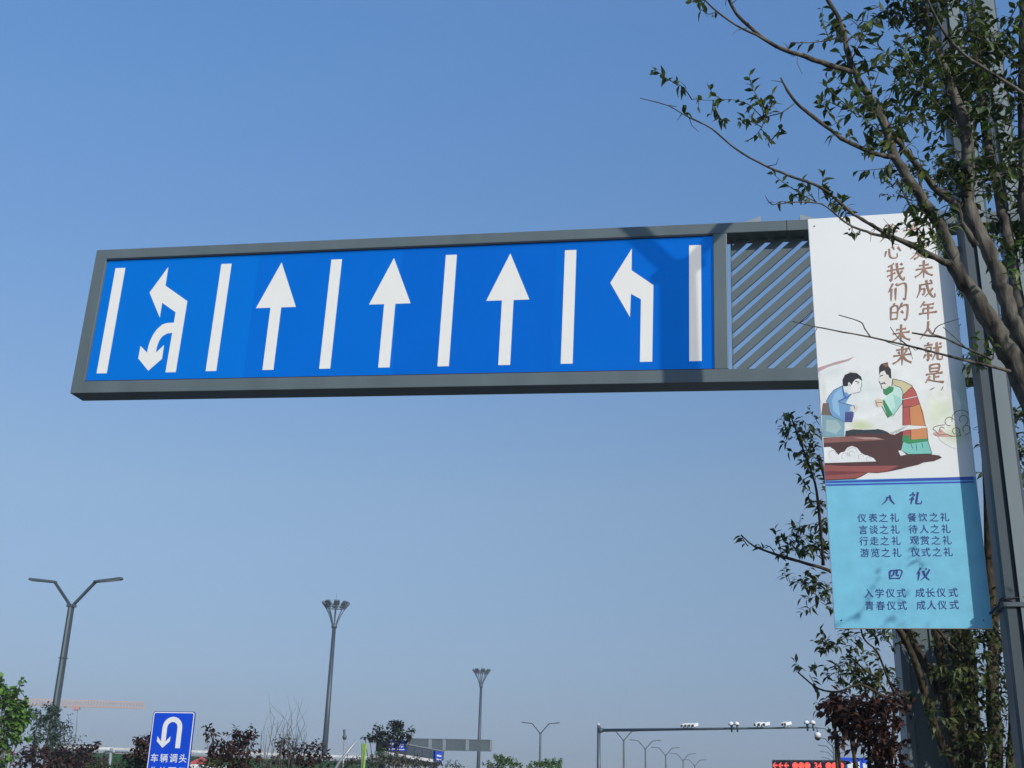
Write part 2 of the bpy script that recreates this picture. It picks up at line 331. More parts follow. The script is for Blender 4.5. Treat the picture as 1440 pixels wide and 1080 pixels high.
# ------------------------------------------------------------------ street lamps (two armed)
LZ = 8.53
def make_lamp(label, group):
    t = thing("street_lamp", (0,0,0), label, "street lamp", group)
    f = frame((0,0,0), ACR, ZUP)
    p = MB(); hw, hd = .10, .115
    prof = [(-hw,-hd+.03),(-hw,hd-.03),(-hw+.012,hd),(-.035,hd),(-.030,hd-.03),(-.005,hd-.03),(0,hd),(hw-.012,hd),(hw,hd-.03),(hw,-hd+.03),(hw-.02,-hd),(-hw+.02,-hd)]
    n = len(prof); V = []
    for z, s in ((0,1.25),(LZ,.95)): V += [f(u*s, z, w_*s) for u, w_ in prof]
    p.add(V, [(i,(i+1)%n,n+(i+1)%n,n+i) for i in range(n)] + [list(range(n))[::-1], list(range(n,2*n))])
    p.build("pole", STEEL_P, t)
    p = MB(); p.boxc([f(-.012,.52,hd*1.24),f(.090,.52,hd*1.24),f(.090,.52,hd*1.24+.008),f(-.012,.52,hd*1.24+.008),f(-.010,LZ-.02,hd*.951),f(.074,LZ-.02,hd*.951),f(.074,LZ-.02,hd*.951+.006),f(-.010,LZ-.02,hd*.951+.006)]); p.build("face_plate", FACE_P, t)
    b = MB(); b.fbox(f,-.28,.28,0,.03,-.28,.28); b.fbox(f,-.17,.17,.031,.5,-.17,.17); b.build("base_box", STEEL_P, t)
    for z in (2.97, 6.5): b = MB(); b.fbox(f,-.126,.126,z,z+.03,-.145,.152); b.build("collar", STEEL_D, t)
    c = MB(); c.fbox(f,-.16,.16,LZ,LZ+.1,-.12,.12); c.build("arm_joint", STEEL_D, t)
    for s in (-1,1):
        a = MB(); a.bar(f(s*.08,LZ+.09,0), f(s*.92,LZ+1.03,0), .09, .10, ZUP); a.build("arm", STEEL_P, t)
        h = MB()
        h.boxc([f(s*.86,LZ+.985,-.13),f(s*2.07,LZ+1.10,-.13),f(s*2.07,LZ+1.10,.13),f(s*.86,LZ+.985,.13),
                f(s*.86,LZ+1.07,-.10),f(s*2.05,LZ+1.20,-.10),f(s*2.05,LZ+1.20,.10),f(s*.86,LZ+1.07,.10)] if s > 0 else
               [f(-2.07,LZ+1.10,-.13),f(-.86,LZ+.985,-.13),f(-.86,LZ+.985,.13),f(-2.07,LZ+1.10,.13),
                f(-2.05,LZ+1.20,-.10),f(-.86,LZ+1.07,-.10),f(-.86,LZ+1.07,.10),f(-2.05,LZ+1.20,.10)])
        hd_ = h.build("lamp_head", STEEL_D, t, bevel=.02)
        e = MB(); e.bar(f(s*1.15,LZ+1.008,0), f(s*2.0,LZ+1.083,0), .2, .012, ZUP); e.build("lens", WHITEP, hd_)
    return t
BF = frame((2.392, 8.5, 2.846), ACR, ZUP)                       # lower left corner of the banner
lampA = make_lamp("grey street lamp pole carrying the white and blue banner", None)
q = BF(1.255, 0, .055); lampA.location = (q.x, q.y, 0)
def lamp_at(px, py, label, group, s=1.):
    o = copy_tree(lampA); q = atz(px, py, LZ+.05); o.location = (q.x, q.y, 0); tag(o, label, None, group)
    return o
lamp_at(100.5, 852, "two armed grey street lamp standing behind the green tree at the far left", None)
lb = lamp_at(760, 1031, "two armed street lamp standing above bright green bushes between the mast and the camera gantry", None)
q = at(1394, 100, 12.6); tpole = thing("tall_pole", (q.x, q.y, 0), "tall grey pole among the leaves at the right edge beside the arm end", "pole")
pf = frame((q.x,q.y,0), ACR, ZUP); m = MB(); prof = [(-.125,-.14),(.125,-.14),(.125,.14),(-.05,.14),(-.055,.11),(-.085,.11),(-.09,.14),(-.125,.14)]
m.add([pf(u,z,w_) for z in (0,13.5) for u,w_ in prof], [(i,(i+1)%8,8+(i+1)%8,8+i) for i in range(8)]+[list(range(8))[::-1], list(range(8,16))]); m.build("shaft", STEEL_P, tpole)
m = MB(); m.fbox(pf,-.045,.105,.1,13.4,.1402,.147); m.build("face_plate", FACE_P, tpole)
m = MB(); m.fbox(pf,-.25,.25,0,.03,-.25,.25); m.build("base_plate", STEEL_P, tpole)
m = MB(); m.fbox(pf,-.13,.13,8.05,8.085,-.145,.151); m.build("strap", BLACK, tpole)
lg = "street lamps receding behind the camera gantry"
for px, py, lb_ in ((877,1041,"street lamp just right of the camera gantry post, nearest of the receding row"),(907.5,1053,"second street lamp of the receding row under the camera gantry arm"),(936,1062,"third street lamp of the receding row under the camera gantry arm"),
                (960.5,1069.5,"fourth street lamp of the receding row, only its top showing"),(977,1077,"smallest and farthest street lamp top of the receding row")):
    lamp_at(px, py, lb_, lg)
rg = "street lamps half hidden behind the purple bush"
for px, py, d in ((1175,1032,124),(1172.5,1045,141),(1174,1055,158),(1175,1063,175),(1174.5,1071,195)):
    o = copy_tree(lampA); q = at(px, py+14, d); o.location = (q.x, q.y, 0)
    tag(o, "far street lamp with its left arm poking out from behind the purple bush", None, rg)

# ------------------------------------------------------------------ banner on the lamp pole
bx = BF(0,0,0)
BW, BH = 1.085, 3.33
ban = thing("pole_banner", BF(BW/2,0,-.02), "tall white and blue banner with calligraphy and two bowing figures on the pole", "banner")
BWHT = mat("banner_white", (.80,.80,.77), .4, 0, .03, 1.2, .4)
m = MB(); m.fbox(BF, 0, BW, 0, BH, -.03, 0); board = m.build("board", BWHT, ban, bevel=.004)
def bp(px, py): return onplane(BF, px, py)
INKS = {}
def ink(c):
    if c not in INKS: INKS[c] = mat("print_%d" % len(INKS), c, .45, 0, .07, 9.)
    return INKS[c]
_lay = [0]
def z7(x, y): return bp(1140+x/5.538, 500+y/5.538)
def clampb(p): return (min(max(p[0], .004), BW-.004), min(max(p[1], .004), BH-.004))
def prt(mb, c, pts, raw=False):
    """printed flat shape, each on its own thin ink layer"""
    _lay[0] += 1; w_ = .0010 + .00002*_lay[0]
    if not hasattr(mb, 'mt'): mb.mt = []
    k = ink(c)
    if k not in mb.mt: mb.mt.append(k)
    mb.mi = mb.mt.index(k)
    P = [clampb(p if raw else z7(*p)) for p in pts]
    ar = sum(P[i][0]*P[(i+1)%len(P)][1]-P[(i+1)%len(P)][0]*P[i][1] for i in range(len(P)))
    if ar < 0: P = P[::-1]
    mb.add([BF(u, v, w_) for u, v in P], [list(range(len(P)))])
def line(mb, c, pts, wd=4):
    _lay[0] += 1; w_ = .0010 + .00002*_lay[0]; k = ink(c)
    if not hasattr(mb, 'mt'): mb.mt = []
    if k not in mb.mt: mb.mt.append(k)
    mb.mi = mb.mt.index(k)
    for (x0,y0),(x1,y1) in zip(pts, pts[1:]):
        L = math.hypot(x1-x0, y1-y0) or 1; nx, ny = -(y1-y0)/L*wd/2, (x1-x0)/L*wd/2
        P = [clampb(z7(*p)) for p in ((x0+nx,y0+ny),(x0-nx,y0-ny),(x1-nx,y1-ny),(x1+nx,y1+ny))]
        ar = sum(P[i][0]*P[(i+1)%4][1]-P[(i+1)%4][0]*P[i][1] for i in range(4))
        if ar < 0: P = P[::-1]
        mb.add([BF(u,v,w_) for u,v in P], [(0,1,2,3)])
# lower cyan panel with the double dark line above it
cy = MB(); vb = bp(1166, 684)[1]
prt(cy, (.17,.50,.66), [(.004,.004),(BW-.004,.004),(BW-.004,vb),(.004,vb)], True)
prt(cy, (.13,.42,.68), [(.004,vb),(BW-.004,vb),(BW-.004,vb+.05),(.004,vb+.05)], True)
prt(cy, (.02,.07,.38), [(.004,vb+.004),(BW-.02,vb+.004),(BW-.02,vb+.016),(.004,vb+.016)], True)
prt(cy, (.02,.07,.38), [(.004,vb+.026),(BW-.02,vb+.026),(BW-.02,vb+.052),(.004,vb+.040)], True)
cy.build("blue_panel", cy.mt, ban)
_lay[0] = 4; sc = MB()
def wash(cx, cy, rx, ry, c, n=7, rot=0.):
    base = (.80,.80,.77)
    for i in range(n):
        f_ = (i+1)/n; q = 1-.86*i/n; col_ = tuple(b_*(1-f_)+c_*f_ for b_, c_ in zip(base, c))
        prt(sc, col_, [(cx+rx*q*math.cos(a)*(1+.06*math.sin(3*a+cx)), cy+ry*q*math.sin(a)*(1+.07*math.cos(4*a+cy))) for a in [j*math.pi/12 for j in range(24)]])
wash(560, 420, 470, 330, (.745,.755,.715), 6); wash(330, 300, 300, 220, (.73,.765,.74), 5)
wash(1175, 330, 120, 330, (.50,.62,.54), 8)
wash(1010, 430, 170, 200, (.70,.74,.56)); wash(1130, 610, 130, 110, (.62,.66,.44)); wash(390, 545, 130, 60, (.62,.68,.42)); wash(200, 130, 130, 60, (.70,.75,.72)); wash(1010, 300, 60, 50, (.74,.75,.62)); wash(100, 260, 40, 120, (.66,.68,.62))
prt(sc, (.50,.33,.33), [(60,95),(130,72),(200,48),(280,30),(340,8),(300,38),(210,66),(130,92),(62,128)])
prt(sc, (.075,.028,.026), [(100,640),(268,632),(272,588),(330,575),(400,578),(450,590),(480,582),(520,572),(560,580),(600,596),(620,612),(650,618),(690,600),(735,560),(735,740),(790,775),(900,766),(1000,778),(1022,796),(960,822),(880,832),(840,850),(760,868),(700,884),(600,905),(520,915),(450,912),(400,940),(350,962),(112,975)])
prt(sc, (.02,.035,.05), [(272,590),(400,580),(520,575),(600,598),(560,610),(400,605),(275,625)])
prt(sc, (.24,.10,.085), [(100,645),(330,628),(500,636),(580,655),(490,662),(103,682)])
prt(sc, (.45,.30,.26), [(330,640),(500,638),(570,654),(420,652)])
prt(sc, (.30,.075,.065), [(108,852),(300,862),(560,858),(690,858),(600,900),(520,912),(450,910),(350,955),(110,968)])
prt(sc, (.17,.04,.04), [(108,900),(420,905),(440,915),(109,935)])
prt(sc, (.78,.79,.77), [(100,715),(150,712),(185,735),(215,775),(235,755),(262,750),(285,718),(320,704),(360,718),(392,758),(420,775),(440,778),(490,800),(510,825),(105,838)])
for cxx, cyy, rr in ((325,755,38),(320,765,20),(265,785,24),(390,790,20),(450,805,16),(170,770,30)):
    line(sc, (.35,.35,.33), [(cxx+rr*math.cos(a*.6), cyy-rr*math.sin(a*.6)) for a in range(0,8)], 3)
sc.build("scenery_print", sc.mt, ban)
# left figure
_lay[0] = 80; f1 = MB()
prt(f1, (.16,.33,.55), [(250,235),(180,270),(145,312),(120,360),(150,440),(165,475),(265,520),(322,520),(340,440),(300,430),(335,392),(272,370),(318,300),(262,285)])
prt(f1, (.27,.47,.66), [(240,250),(190,290),(165,350),(175,430),(230,480),(215,360),(255,340)])
prt(f1, (.20,.36,.42), [(90,460),(165,470),(265,520),(262,630),(95,634)])
prt(f1, (.34,.48,.47), [(120,500),(200,505),(240,560),(200,610),(120,590)])
prt(f1, (.17,.12,.10), [(95,372),(140,368),(152,440),(165,468),(85,462)])
prt(f1, (.07,.075,.24), [(268,440),(330,440),(335,470),(322,520),(265,516)])
prt(f1, (.78,.78,.75), [(300,195),(300,245),(280,270),(292,305),(330,296),(380,285),(392,262),(390,235),(396,210),(372,170)])
prt(f1, (.72,.72,.68), [(275,142),(310,114),(355,122),(375,148),(310,130)])
prt(f1, (.012,.012,.015), [(252,238),(248,190),(265,152),(310,132),(360,138),(392,165),(402,198),(372,180),(350,186),(335,200),(318,230),(300,206),(290,215),(292,236),(272,240)])
prt(f1, (.012,.012,.015), [(348,196),(378,206),(380,214),(346,204)])
prt(f1, (.7,.68,.62), [(305,402),(345,382),(370,400),(362,432),(335,442),(312,430)])
line(f1, (.05,.10,.32), [(248,240),(258,300),(275,328),(215,358)], 9); line(f1, (.05,.10,.32), [(318,300),(275,335)], 9)
line(f1, (.02,.02,.03), [(250,235),(180,270),(145,312),(120,360)], 4); line(f1, (.02,.02,.03), [(150,440),(170,475),(265,518)], 3); line(f1, (.02,.02,.03), [(220,365),(285,380),(335,392),(345,405)], 3)
line(f1, (.05,.05,.05), [(396,205),(398,240),(385,255),(392,268),(380,286),(330,296)], 3)
line(f1, (.03,.03,.10), [(290,445),(285,515)], 3); line(f1, (.03,.03,.10), [(312,445),(306,518)], 3); line(f1, (.03,.03,.03), [(335,385),(345,425)], 3)
line(f1, (.05,.05,.05), [(362,218),(374,222)], 4); line(f1, (.05,.05,.05), [(300,225),(312,240)], 3)
f1.build("figure_print", f1.mt, ban, "bowing figure in a blue robe")
_lay[0] = 80; f2 = MB()
prt(f2, (.60,.53,.30), [(640,182),(720,200),(792,236),(800,250),(720,310),(690,260),(640,240)])
prt(f2, (.46,.09,.07), [(715,312),(790,240),(818,282),(848,372),(800,396),(718,408),(710,360)])
prt(f2, (.62,.25,.09), [(768,402),(850,372),(876,440),(896,552),(774,542)])
prt(f2, (.46,.09,.07), [(718,408),(768,402),(775,540),(718,546)])
prt(f2, (.46,.09,.07), [(720,578),(780,572),(780,642),(715,650)]); prt(f2, (.62,.25,.09), [(780,572),(905,562),(912,652),(780,658)])
prt(f2, (.20,.55,.48), [(720,676),(915,668),(945,766),(765,770),(705,738)])
prt(f2, (.04,.26,.09), [(715,632),(760,612),(778,655),(916,645),(916,668),(760,690),(712,668)])
prt(f2, (.52,.74,.66), [(650,230),(700,250),(718,290),(712,372),(690,402),(640,472),(602,482),(555,395),(560,342),(600,310)])
prt(f2, (.35,.65,.55), [(640,300),(700,330),(705,375),(640,465),(612,440),(660,400)])
prt(f2, (.04,.24,.10), [(552,352),(572,345),(640,462),(602,486)])
prt(f2, (.04,.24,.10), [(563,258),(612,238),(648,250),(640,282),(590,312),(568,296)])
prt(f2, (.76,.72,.64), [(538,148),(532,200),(548,225),(555,255),(580,262),(614,238),(622,180),(592,138),(560,128)])
prt(f2, (.03,.02,.02), [(535,150),(533,92),(545,70),(560,62),(602,52),(606,84),(625,108),(628,180),(612,175),(604,148),(590,150),(578,116),(548,126)])
prt(f2, (.20,.09,.06), [(560,70),(602,52),(606,84),(580,92)])
prt(f2, (.74,.58,.42), [(500,372),(508,345),(525,332),(560,342),(565,392),(530,402),(505,392)])
prt(f2, (.02,.02,.02), [(538,158),(565,150),(566,157),(538,166)]); prt(f2, (.05,.03,.03), [(548,214),(575,208),(590,226),(578,222),(560,220),(552,228)])
for L_ in ([(715,312),(790,240),(818,282),(848,372),(896,552)],[(712,350),(830,320)],[(718,405),(800,396),(848,374)],[(718,312),(718,545)],[(770,402),(776,540)],[(650,232),(700,250),(718,290),(712,372),(640,472)],[(555,395),(602,484)],[(780,572),(780,655)],[(905,562),(914,668),(945,766),(765,770)],[(780,690),(795,725)],[(820,688),(828,740)],[(865,682),(875,720)],[(640,182),(720,200),(792,236)],[(515,365),(560,365)],[(505,350),(520,395)],[(532,200),(548,228),(556,258)],[(640,180),(632,240)]):
    line(f2, (.03,.02,.02), L_, 4)
line(f2, (.75,.78,.70), [(600,312),(660,270),(712,345),(830,318)], 5)
prt(f2, (.75,.75,.72), [(682,742),(705,740),(745,772),(700,782)])
prt(f2, (.80,.80,.77), [(618,600),(650,618),(690,588),(720,560),(760,545),(830,548),(892,552),(892,562),(830,572),(750,578),(690,596),(655,616)])
f2.build("figure_print", f2.mt, ban, "taller bowing figure in an orange and red robe with green sleeves")
_lay[0] = 80; cl = MB()
prt(cl, (.62,.36,.28), [(955,598),(985,600),(1010,570),(1060,615),(1105,622),(1100,634),(1000,632),(962,618)])
def spiral(cx, cy, r, a0, a1, n=12, k=0.): return [(cx+r*(1-k*i/n)*math.cos(a0+(a1-a0)*i/n), cy-r*(1-k*i/n)*math.sin(a0+(a1-a0)*i/n)) for i in range(n+1)]
BR = (.16,.09,.06)
for L_ in (spiral(1170,500,78,.0,3.4,14,.1), spiral(1185,500,45,-1.2,4.2,14,.5), spiral(1080,515,36,.4,5.0,12,.1), spiral(1130,590,32,-.5,4.6,12,.3),
           spiral(1210,575,34,.0,4.0,10,.3), [(1045,540),(1000,545),(965,555),(950,572),(975,590),(1000,620),(1060,612),(1100,632)], spiral(1020,580,24,.5,4.5,10,.4), [(1235,560),(1240,600),(1200,620)], [(1160,600),(1170,625),(1100,630)]):
    line(cl, BR, L_, 5)
prt(cl, (.22,.22,.16), [(918,272),(950,252),(972,248),(945,266)]); prt(cl, (.22,.22,.16), [(1010,278),(1025,245),(1036,236),(1026,266)])
cl.build("cloud_print", cl.mt, ban)
BROWN = mat("print_brown", (.33,.175,.11), .5, 0, .25, 14.); NAVY = mat("print_navy", (.02,.035,.22), .5)
def z1b(x, y): return bp(1120+x/3.375, 280+y/3.375)
for ch, x, y, r in (("关",548,146,.03),("爱",582,240,.05),("未",605,332,.04),("成",615,425,.05),("年",624,528,.03),("人",628,620,.08),("就",648,722,.04),("是",655,828,.05),
                 ("关",440,160,.03),("心",458,252,.10),("我",470,345,.04),("们",480,440,.04),("的",487,535,.04),("未",497,637,.04),("来",503,742,.04)):
    u, v = z1b(x, y); tx = MB(); brush(tx, ch, BF, u, v, .158 if ch != "心" else .145, .0034, .10, .14, r, .92); tx.build("character", BROWN, ban, "brown brush character")
def z8(x, y): return bp(1180+x/5.14, 680+y/5.14)
for ch, x, y in (("八",360,115),("礼",552,105),("四",405,660),("仪",610,655)):
    u, v = z8(x, y); tx = MB(); brush(tx, ch, BF, u, v, .098, .0034, .13, .22); tx.build("character", NAVY, ban, "large dark blue brush character")
for row, xs, y in (("仪表之礼餐饮之礼",(165,245,320,400,527,605,685,763),245),("言谈之礼待人之礼",(175,250,325,405,535,615,692,772),330),("行走之礼观赏之礼",(178,255,330,412,545,620,700,780),412),
                   ("游览之礼仪式之礼",(185,262,337,418,552,628,708,788),497),("入学仪式成长仪式",(215,293,370,450,585,660,737,825),790),("青春仪式成人仪式",(220,300,377,457,592,668,745,832),880)):
    for ch, x in zip(row, xs):
        u, v = z8(x, y-(x-480)*.012); tx = MB(); glyph(tx, ch, BF, u, v, .066, .0034, .002, .05, .95); tx.build("character", NAVY, ban, "small dark blue character")
for u, v in ((.05,.06),(.05,BH-.07),(BW-.06,.06),(BW-.06,BH-.07)): sw = MB(); sw.tube([BF(u,v,0), BF(u,v,.006)], .005, 8); sw.build("screw", BLACK, ban)
zc = .12
for dz in (0, .05):
    P = [BF(BW-.02, zc-.02, -.01), BF(BW+.035, zc+.03, .08), BF(BW+.045, zc+.05+dz*.3, .185), BF(BW+.17, zc+.07-dz, .188), BF(BW+.295, zc+.07, .187), BF(BW+.30, zc+.05, .0), BF(BW+.17,zc+.03,-.075), BF(BW,zc,-.04)]
    wr = MB(); wr.tube(spline(P, [.006]*len(P), 3)[0], .006, 5); wr.build("wire_tie", BLACK, ban)
for v in (BH-.35, .12): m = MB(); m.fbox(BF, BW-.02, BW+.30, v, v+.04, -.066, -.032); m.build("mount_bracket", GALV, ban)

# ------------------------------------------------------------------ high masts
def make_mast(label):
    t = thing("high_mast_light", (0,0,0), label, "high mast light", "high mast lights behind the shrubs")
    p = MB(); p.tube([(0,0,0),(0,0,22)], [.42,.24], 14); p.build("mast", GM, t)
    b = MB(); b.tube([(0,0,22),(0,0,22.5)], [.36,.36], 12); b.tube([(0,0,22.5),(0,0,26.4)], [.035,.02], 6); b.build("spike", STEEL_D, t)
    ring = MB(); ring.tube([(1.25*math.cos(a*math.pi/12), 1.25*math.sin(a*math.pi/12), 24.6) for a in range(25)], .07, 6, False); ring.build("ring", STEEL_D, t)
    for k in range(8):
        a = k*math.pi/4+.2; d = Vector((math.cos(a), math.sin(a), 0))
        r = MB(); pp, rr = spline([d*.22+ZUP*22.2, d*.55+ZUP*23.2, d*1.1+ZUP*24.3, d*1.7+ZUP*25.1], [.07]*4, 3); r.tube(pp, rr, 6); r.build("rib", STEEL_D, t)
        h = MB(); s = Vector((-d.y, d.x, 0)); q = (d*.75+ZUP*.65).normalized(); h.box(d*1.45+ZUP*25.05, (.75,.28,.75), (s, d.cross(s).cross(q).normalized() if False else q.cross(s).normalized(), q)); fl = h.build("floodlight", STEEL_D, t, bevel=.04)
    return t
GM = mat("mast_paint", (.035,.046,.054), .45, 0, .1, 2.)
mA = make_mast("larger nearer high mast light with a crown of floodlights left of centre")
q = atz(470, 881, 22.2); mA.location = (q.x, q.y, 0)
mB = copy_tree(mA); q = atz(676.5, 965, 22.2); mB.location = (q.x, q.y, 0); mB["label"] = "smaller farther high mast light rising behind the grey sign back"
# ------------------------------------------------------------------ camera gantry across the road
gp = atz(842, 1027, 6.7); ge = atz(1148, 1023, 6.7)
cg = thing("camera_gantry", (gp.x, gp.y, 0), "long thin steel arm on a post carrying a row of white traffic cameras", "camera gantry")
p = MB(); p.tube([(gp.x,gp.y,0),(gp.x,gp.y,7.05)], [.17,.13], 10); p.build("post", STEEL_D, cg)
p = MB(); p.tube([(gp.x,gp.y,7.05),(gp.x,gp.y,7.22)], [.09,.03], 8); p.build("cap", WHITEP, cg)
p = MB(); p.tube([gp, ge], [.12,.055], 10); p.build("arm", STEEL_D, cg)
p = MB(); p.tube([gp+(ge-gp)*.004, gp+(ge-gp)*.022], [.22,.15], 8); p.build("flange", STEEL_D, cg)
Lx = (ge-gp).length
def on_arm(px):
    lo, hi = 0., 1.
    for _ in range(40):
        mid_ = (lo+hi)/2; d = gp.lerp(ge, mid_)-EYE
        if 720+FPX*d.dot(Rv)/d.dot(Fv) < px: lo = mid_
        else: hi = mid_
    return gp.lerp(ge, lo)
AD = (ge-gp).normalized(); AN = AD.cross(ZUP).normalized()
if AN.y > 0: AN = -AN
for px in (961.5, 966.5, 972, 977.5, 1065, 1071, 1078, 1103, 1108):
    c = on_arm(px) + ZUP*.27
    m = MB(); tl = (AN*.9+AD*random.uniform(-.35,.1)-ZUP*.2).normalized(); m.bar(c-tl*.28, c+tl*.28, .21, .20); cm_ = m.build("traffic_camera", WHITEP, cg, bevel=.02)
    m = MB(); m.tube([c+tl*.281, c+tl*.30], .06, 8); m.build("lens", BLACK, cm_)
    m = MB(); m.bar(c-ZUP*.27, c-ZUP*.1, .06, .06); m.build("bracket", STEEL_D, cm_)
for px in (1029, 1037, 1135.5, 1144):
    c = on_arm(px); m = MB(); m.tube([c-ZUP*.22, c+ZUP*.22], [.06,.09], 8); br = m.build("strobe_lamp", STEEL_D, cg)
    m = MB(); m.tube([c+ZUP*.22+AN*.1, c+ZUP*.36+AN*.1, c+ZUP*.44+AN*.1], [.19,.17,.07], 10); m.build("hood", WHITEP, br)
c = ge - ZUP*.2 + AD*.05
m = MB(); m.tube([c+ZUP*.16, c-ZUP*.1], .04, 6); dm = m.build("dome_camera", STEEL_D, cg)
m = MB(); m.tube([c-ZUP*.1, c-ZUP*.16, c-ZUP*.42], [.08,.19,.20], 12); m.build("housing", WHITEP, dm)
m = MB(); m.tube([c-ZUP*(.42+.2*math.sin(a*.3)) for a in range(6)], [.2*math.cos(a*.3) for a in range(6)], 12); m.build("dome", BLACK, dm)

# ------------------------------------------------------------------ traffic signal bottom right
tp = at(1137, 1079, 80); TF = frame(tp, (ge-gp), ZUP)
ts = thing("traffic_signal", (TF(5,0,0).x, TF(5,0,0).y, 0), "horizontal traffic signal with red arrows, red discs and a red countdown", "traffic light")
RED = mat("red_led", (.5,.02,.02), .4, emit=(1,.10,.07), es=1.3)
k = 80/FPX/math.cos(PITCH)*.96
def TU(px, py): return onplane(TF, px, py)
hb = MB(); a0 = TU(1086.5,1076); a1 = TU(1189,1080)
hh = .30; cv = TU(1100,1076.5)[1]
m = MB(); m.fbox(TF, a0[0]-.03, a1[0]+.03, cv-hh-.06, cv+hh+.06, -.12, -.05); m.build("backboard", STEEL_D, ts)
for x0, x1, kind in ((1087,1111,"a"),(1115,1141,"c"),(1145,1157,"t"),(1162,1188,"c")):
    u0 = TU(x0,1077)[0]; u1 = TU(x1,1078)[0]
    m = MB(); m.fbox(TF, u0, u1, cv-hh, cv+hh, -.05, .12); hs_ = m.build("signal_head", BLACK, ts)
    if kind == "a":
        for j in range(3):
            c = u0+(u1-u0)*(j+.5)/3; m = MB(); s = .17
            m.prism([(c-s,cv),(c,cv+s*1.1),(c+s*.45,cv+s*1.1),(c-s*.3,cv+s*.3),(c+s,cv+s*.3),(c+s,cv-s*.3),(c-s*.3,cv-s*.3),(c+s*.45,cv-s*1.1),(c,cv-s*1.1)], TF, .121, .13)
            m.build("red_arrow", RED, hs_)
    elif kind == "c":
        for j in range(3):
            c = u0+(u1-u0)*(j+.5)/3; m = MB(); m.tube([TF(c,cv,.121), TF(c,cv,.13)], .205, 18); m.build("red_lens", RED, hs_)
    else:
        m = MB()
        for ch, f_ in (("3",.28),("4",.74)): glyph(m, ch, TF, u0+(u1-u0)*f_, cv, .40, .125, .02)
        m.build("countdown", RED, hs_)
m = MB(); m.tube([TF(a0[0],cv-.45,-.2), TF(7.5,cv-.45,-.2)], .09, 8); m.build("arm", STEEL_D, ts)
m = MB(); m.tube([TF(7.5,cv-.3,-.2)*1, Vector((TF(7.5,0,-.2).x, TF(7.5,0,-.2).y, 0))], [.14,.18], 8); m.build("post", STEEL_D, ts)
bs = at(1203, 1082, 82); bfr = frame(bs, ACR, ZUP); bsg = thing("direction_sign", (bs.x, bs.y, 0), "blue and white road sign behind the purple bush right of the traffic signal", "road sign")
m = MB(); m.fbox(bfr, -.95, .95, -.9, .75, -.04, 0); m.build("panel", BLUE2, bsg)
m = MB(); m.prism([(-.5,-.3),(-.1,.1),(-.1,-.1),(.0,-.1),(.0,.3),(-.3,.5),(-.5,.3)], bfr, .001, .01); m.fbox(bfr,.2,.3,-.6,.5,.001,.01); m.fbox(bfr,.5,.75,.1,.4,.001,.01); m.build("marking", WHITE, bsg)
m = MB(); m.tube([(bs.x,bs.y+.1,0),(bs.x,bs.y+.1,bs.z)], .07, 8); m.build("post", GALV, bsg)

# ------------------------------------------------------------------ U turn sign
UY = 23.; c0 = at(216, 1000, UY); UF = frame(c0, ACR*1.0, ZUP)
us = thing("u_turn_sign", (UF(.37,0,0).x, UF(.37,0,0).y+.05, .13), "blue U turn sign with white arrow and white lettering standing among purple bushes", "road sign")
uu = lambda px, py: onplane(UF, px, py)
UWd = uu(275, 1000)[0]; UH = 1.58
def rr(u0,u1,v0,v1,r):
    P = []
    for cx,cy,a0 in ((u1-r,v1-r,0),(u0+r,v1-r,90),(u0+r,v0+r,180),(u1-r,v0+r,270)):
        for k_ in range(5): a = math.radians(a0+k_*22.5); P.append((cx+r*math.cos(a), cy+r*math.sin(a)))
    return P
m = MB(); m.prism(rr(0,UWd,-UH,0,.05), UF, -.025, 0); up_ = m.build("panel", mat("navy_rim", (.0,.03,.25), .4), us)
m = MB(); m.prism(rr(.012,UWd-.012,-UH+.012,-.012,.045), UF, .001, .002); m.build("border", WHITE, up_)
m = MB(); m.prism(rr(.03,UWd-.03,-UH+.03,-.03,.03), UF, .003, .004); m.build("face", BLUE2, up_)
cu = UWd*.5; R1, R2 = .200, .105; tv = -.098-R1
arc = [(cu+R1*math.cos(math.radians(a)), tv+R1*math.sin(math.radians(a))) for a in range(0,181,15)]
arc2 = [(cu+R2*math.cos(math.radians(a)), tv+R2*math.sin(math.radians(a))) for a in range(180,-1,-15)]
lo = -.665; ax_ = cu-(R1+R2)/2
m = MB(); m.prism([(cu+R1,lo)]+arc+[(cu-R1,-.55),(cu-R1-.082,-.455),(cu-R1-.082,-.545),(ax_,-.665),(cu-R2+.088,-.545),(cu-R2+.088,-.455),(cu-R2,-.55)]+arc2+[(cu+R2,lo)], UF, .005, .008); m.build("arrow", WHITE, up_)
for row, v in (("车辆调头",uu(245,1066.3)[1]),("此处可行",uu(245,1066.3)[1]-.235)):
    for j, ch in enumerate(row): m = MB(); glyph(m, ch, UF, UWd*(.165+j*.223), v, .155, .006, .010); m.build("character", WHITE, up_)
m = MB(); q = UF(UWd/2,0,-.06); m.tube([(q.x,q.y,.13),(q.x,q.y,q.z-.1)], .045, 10); m.build("post", GALV, us)

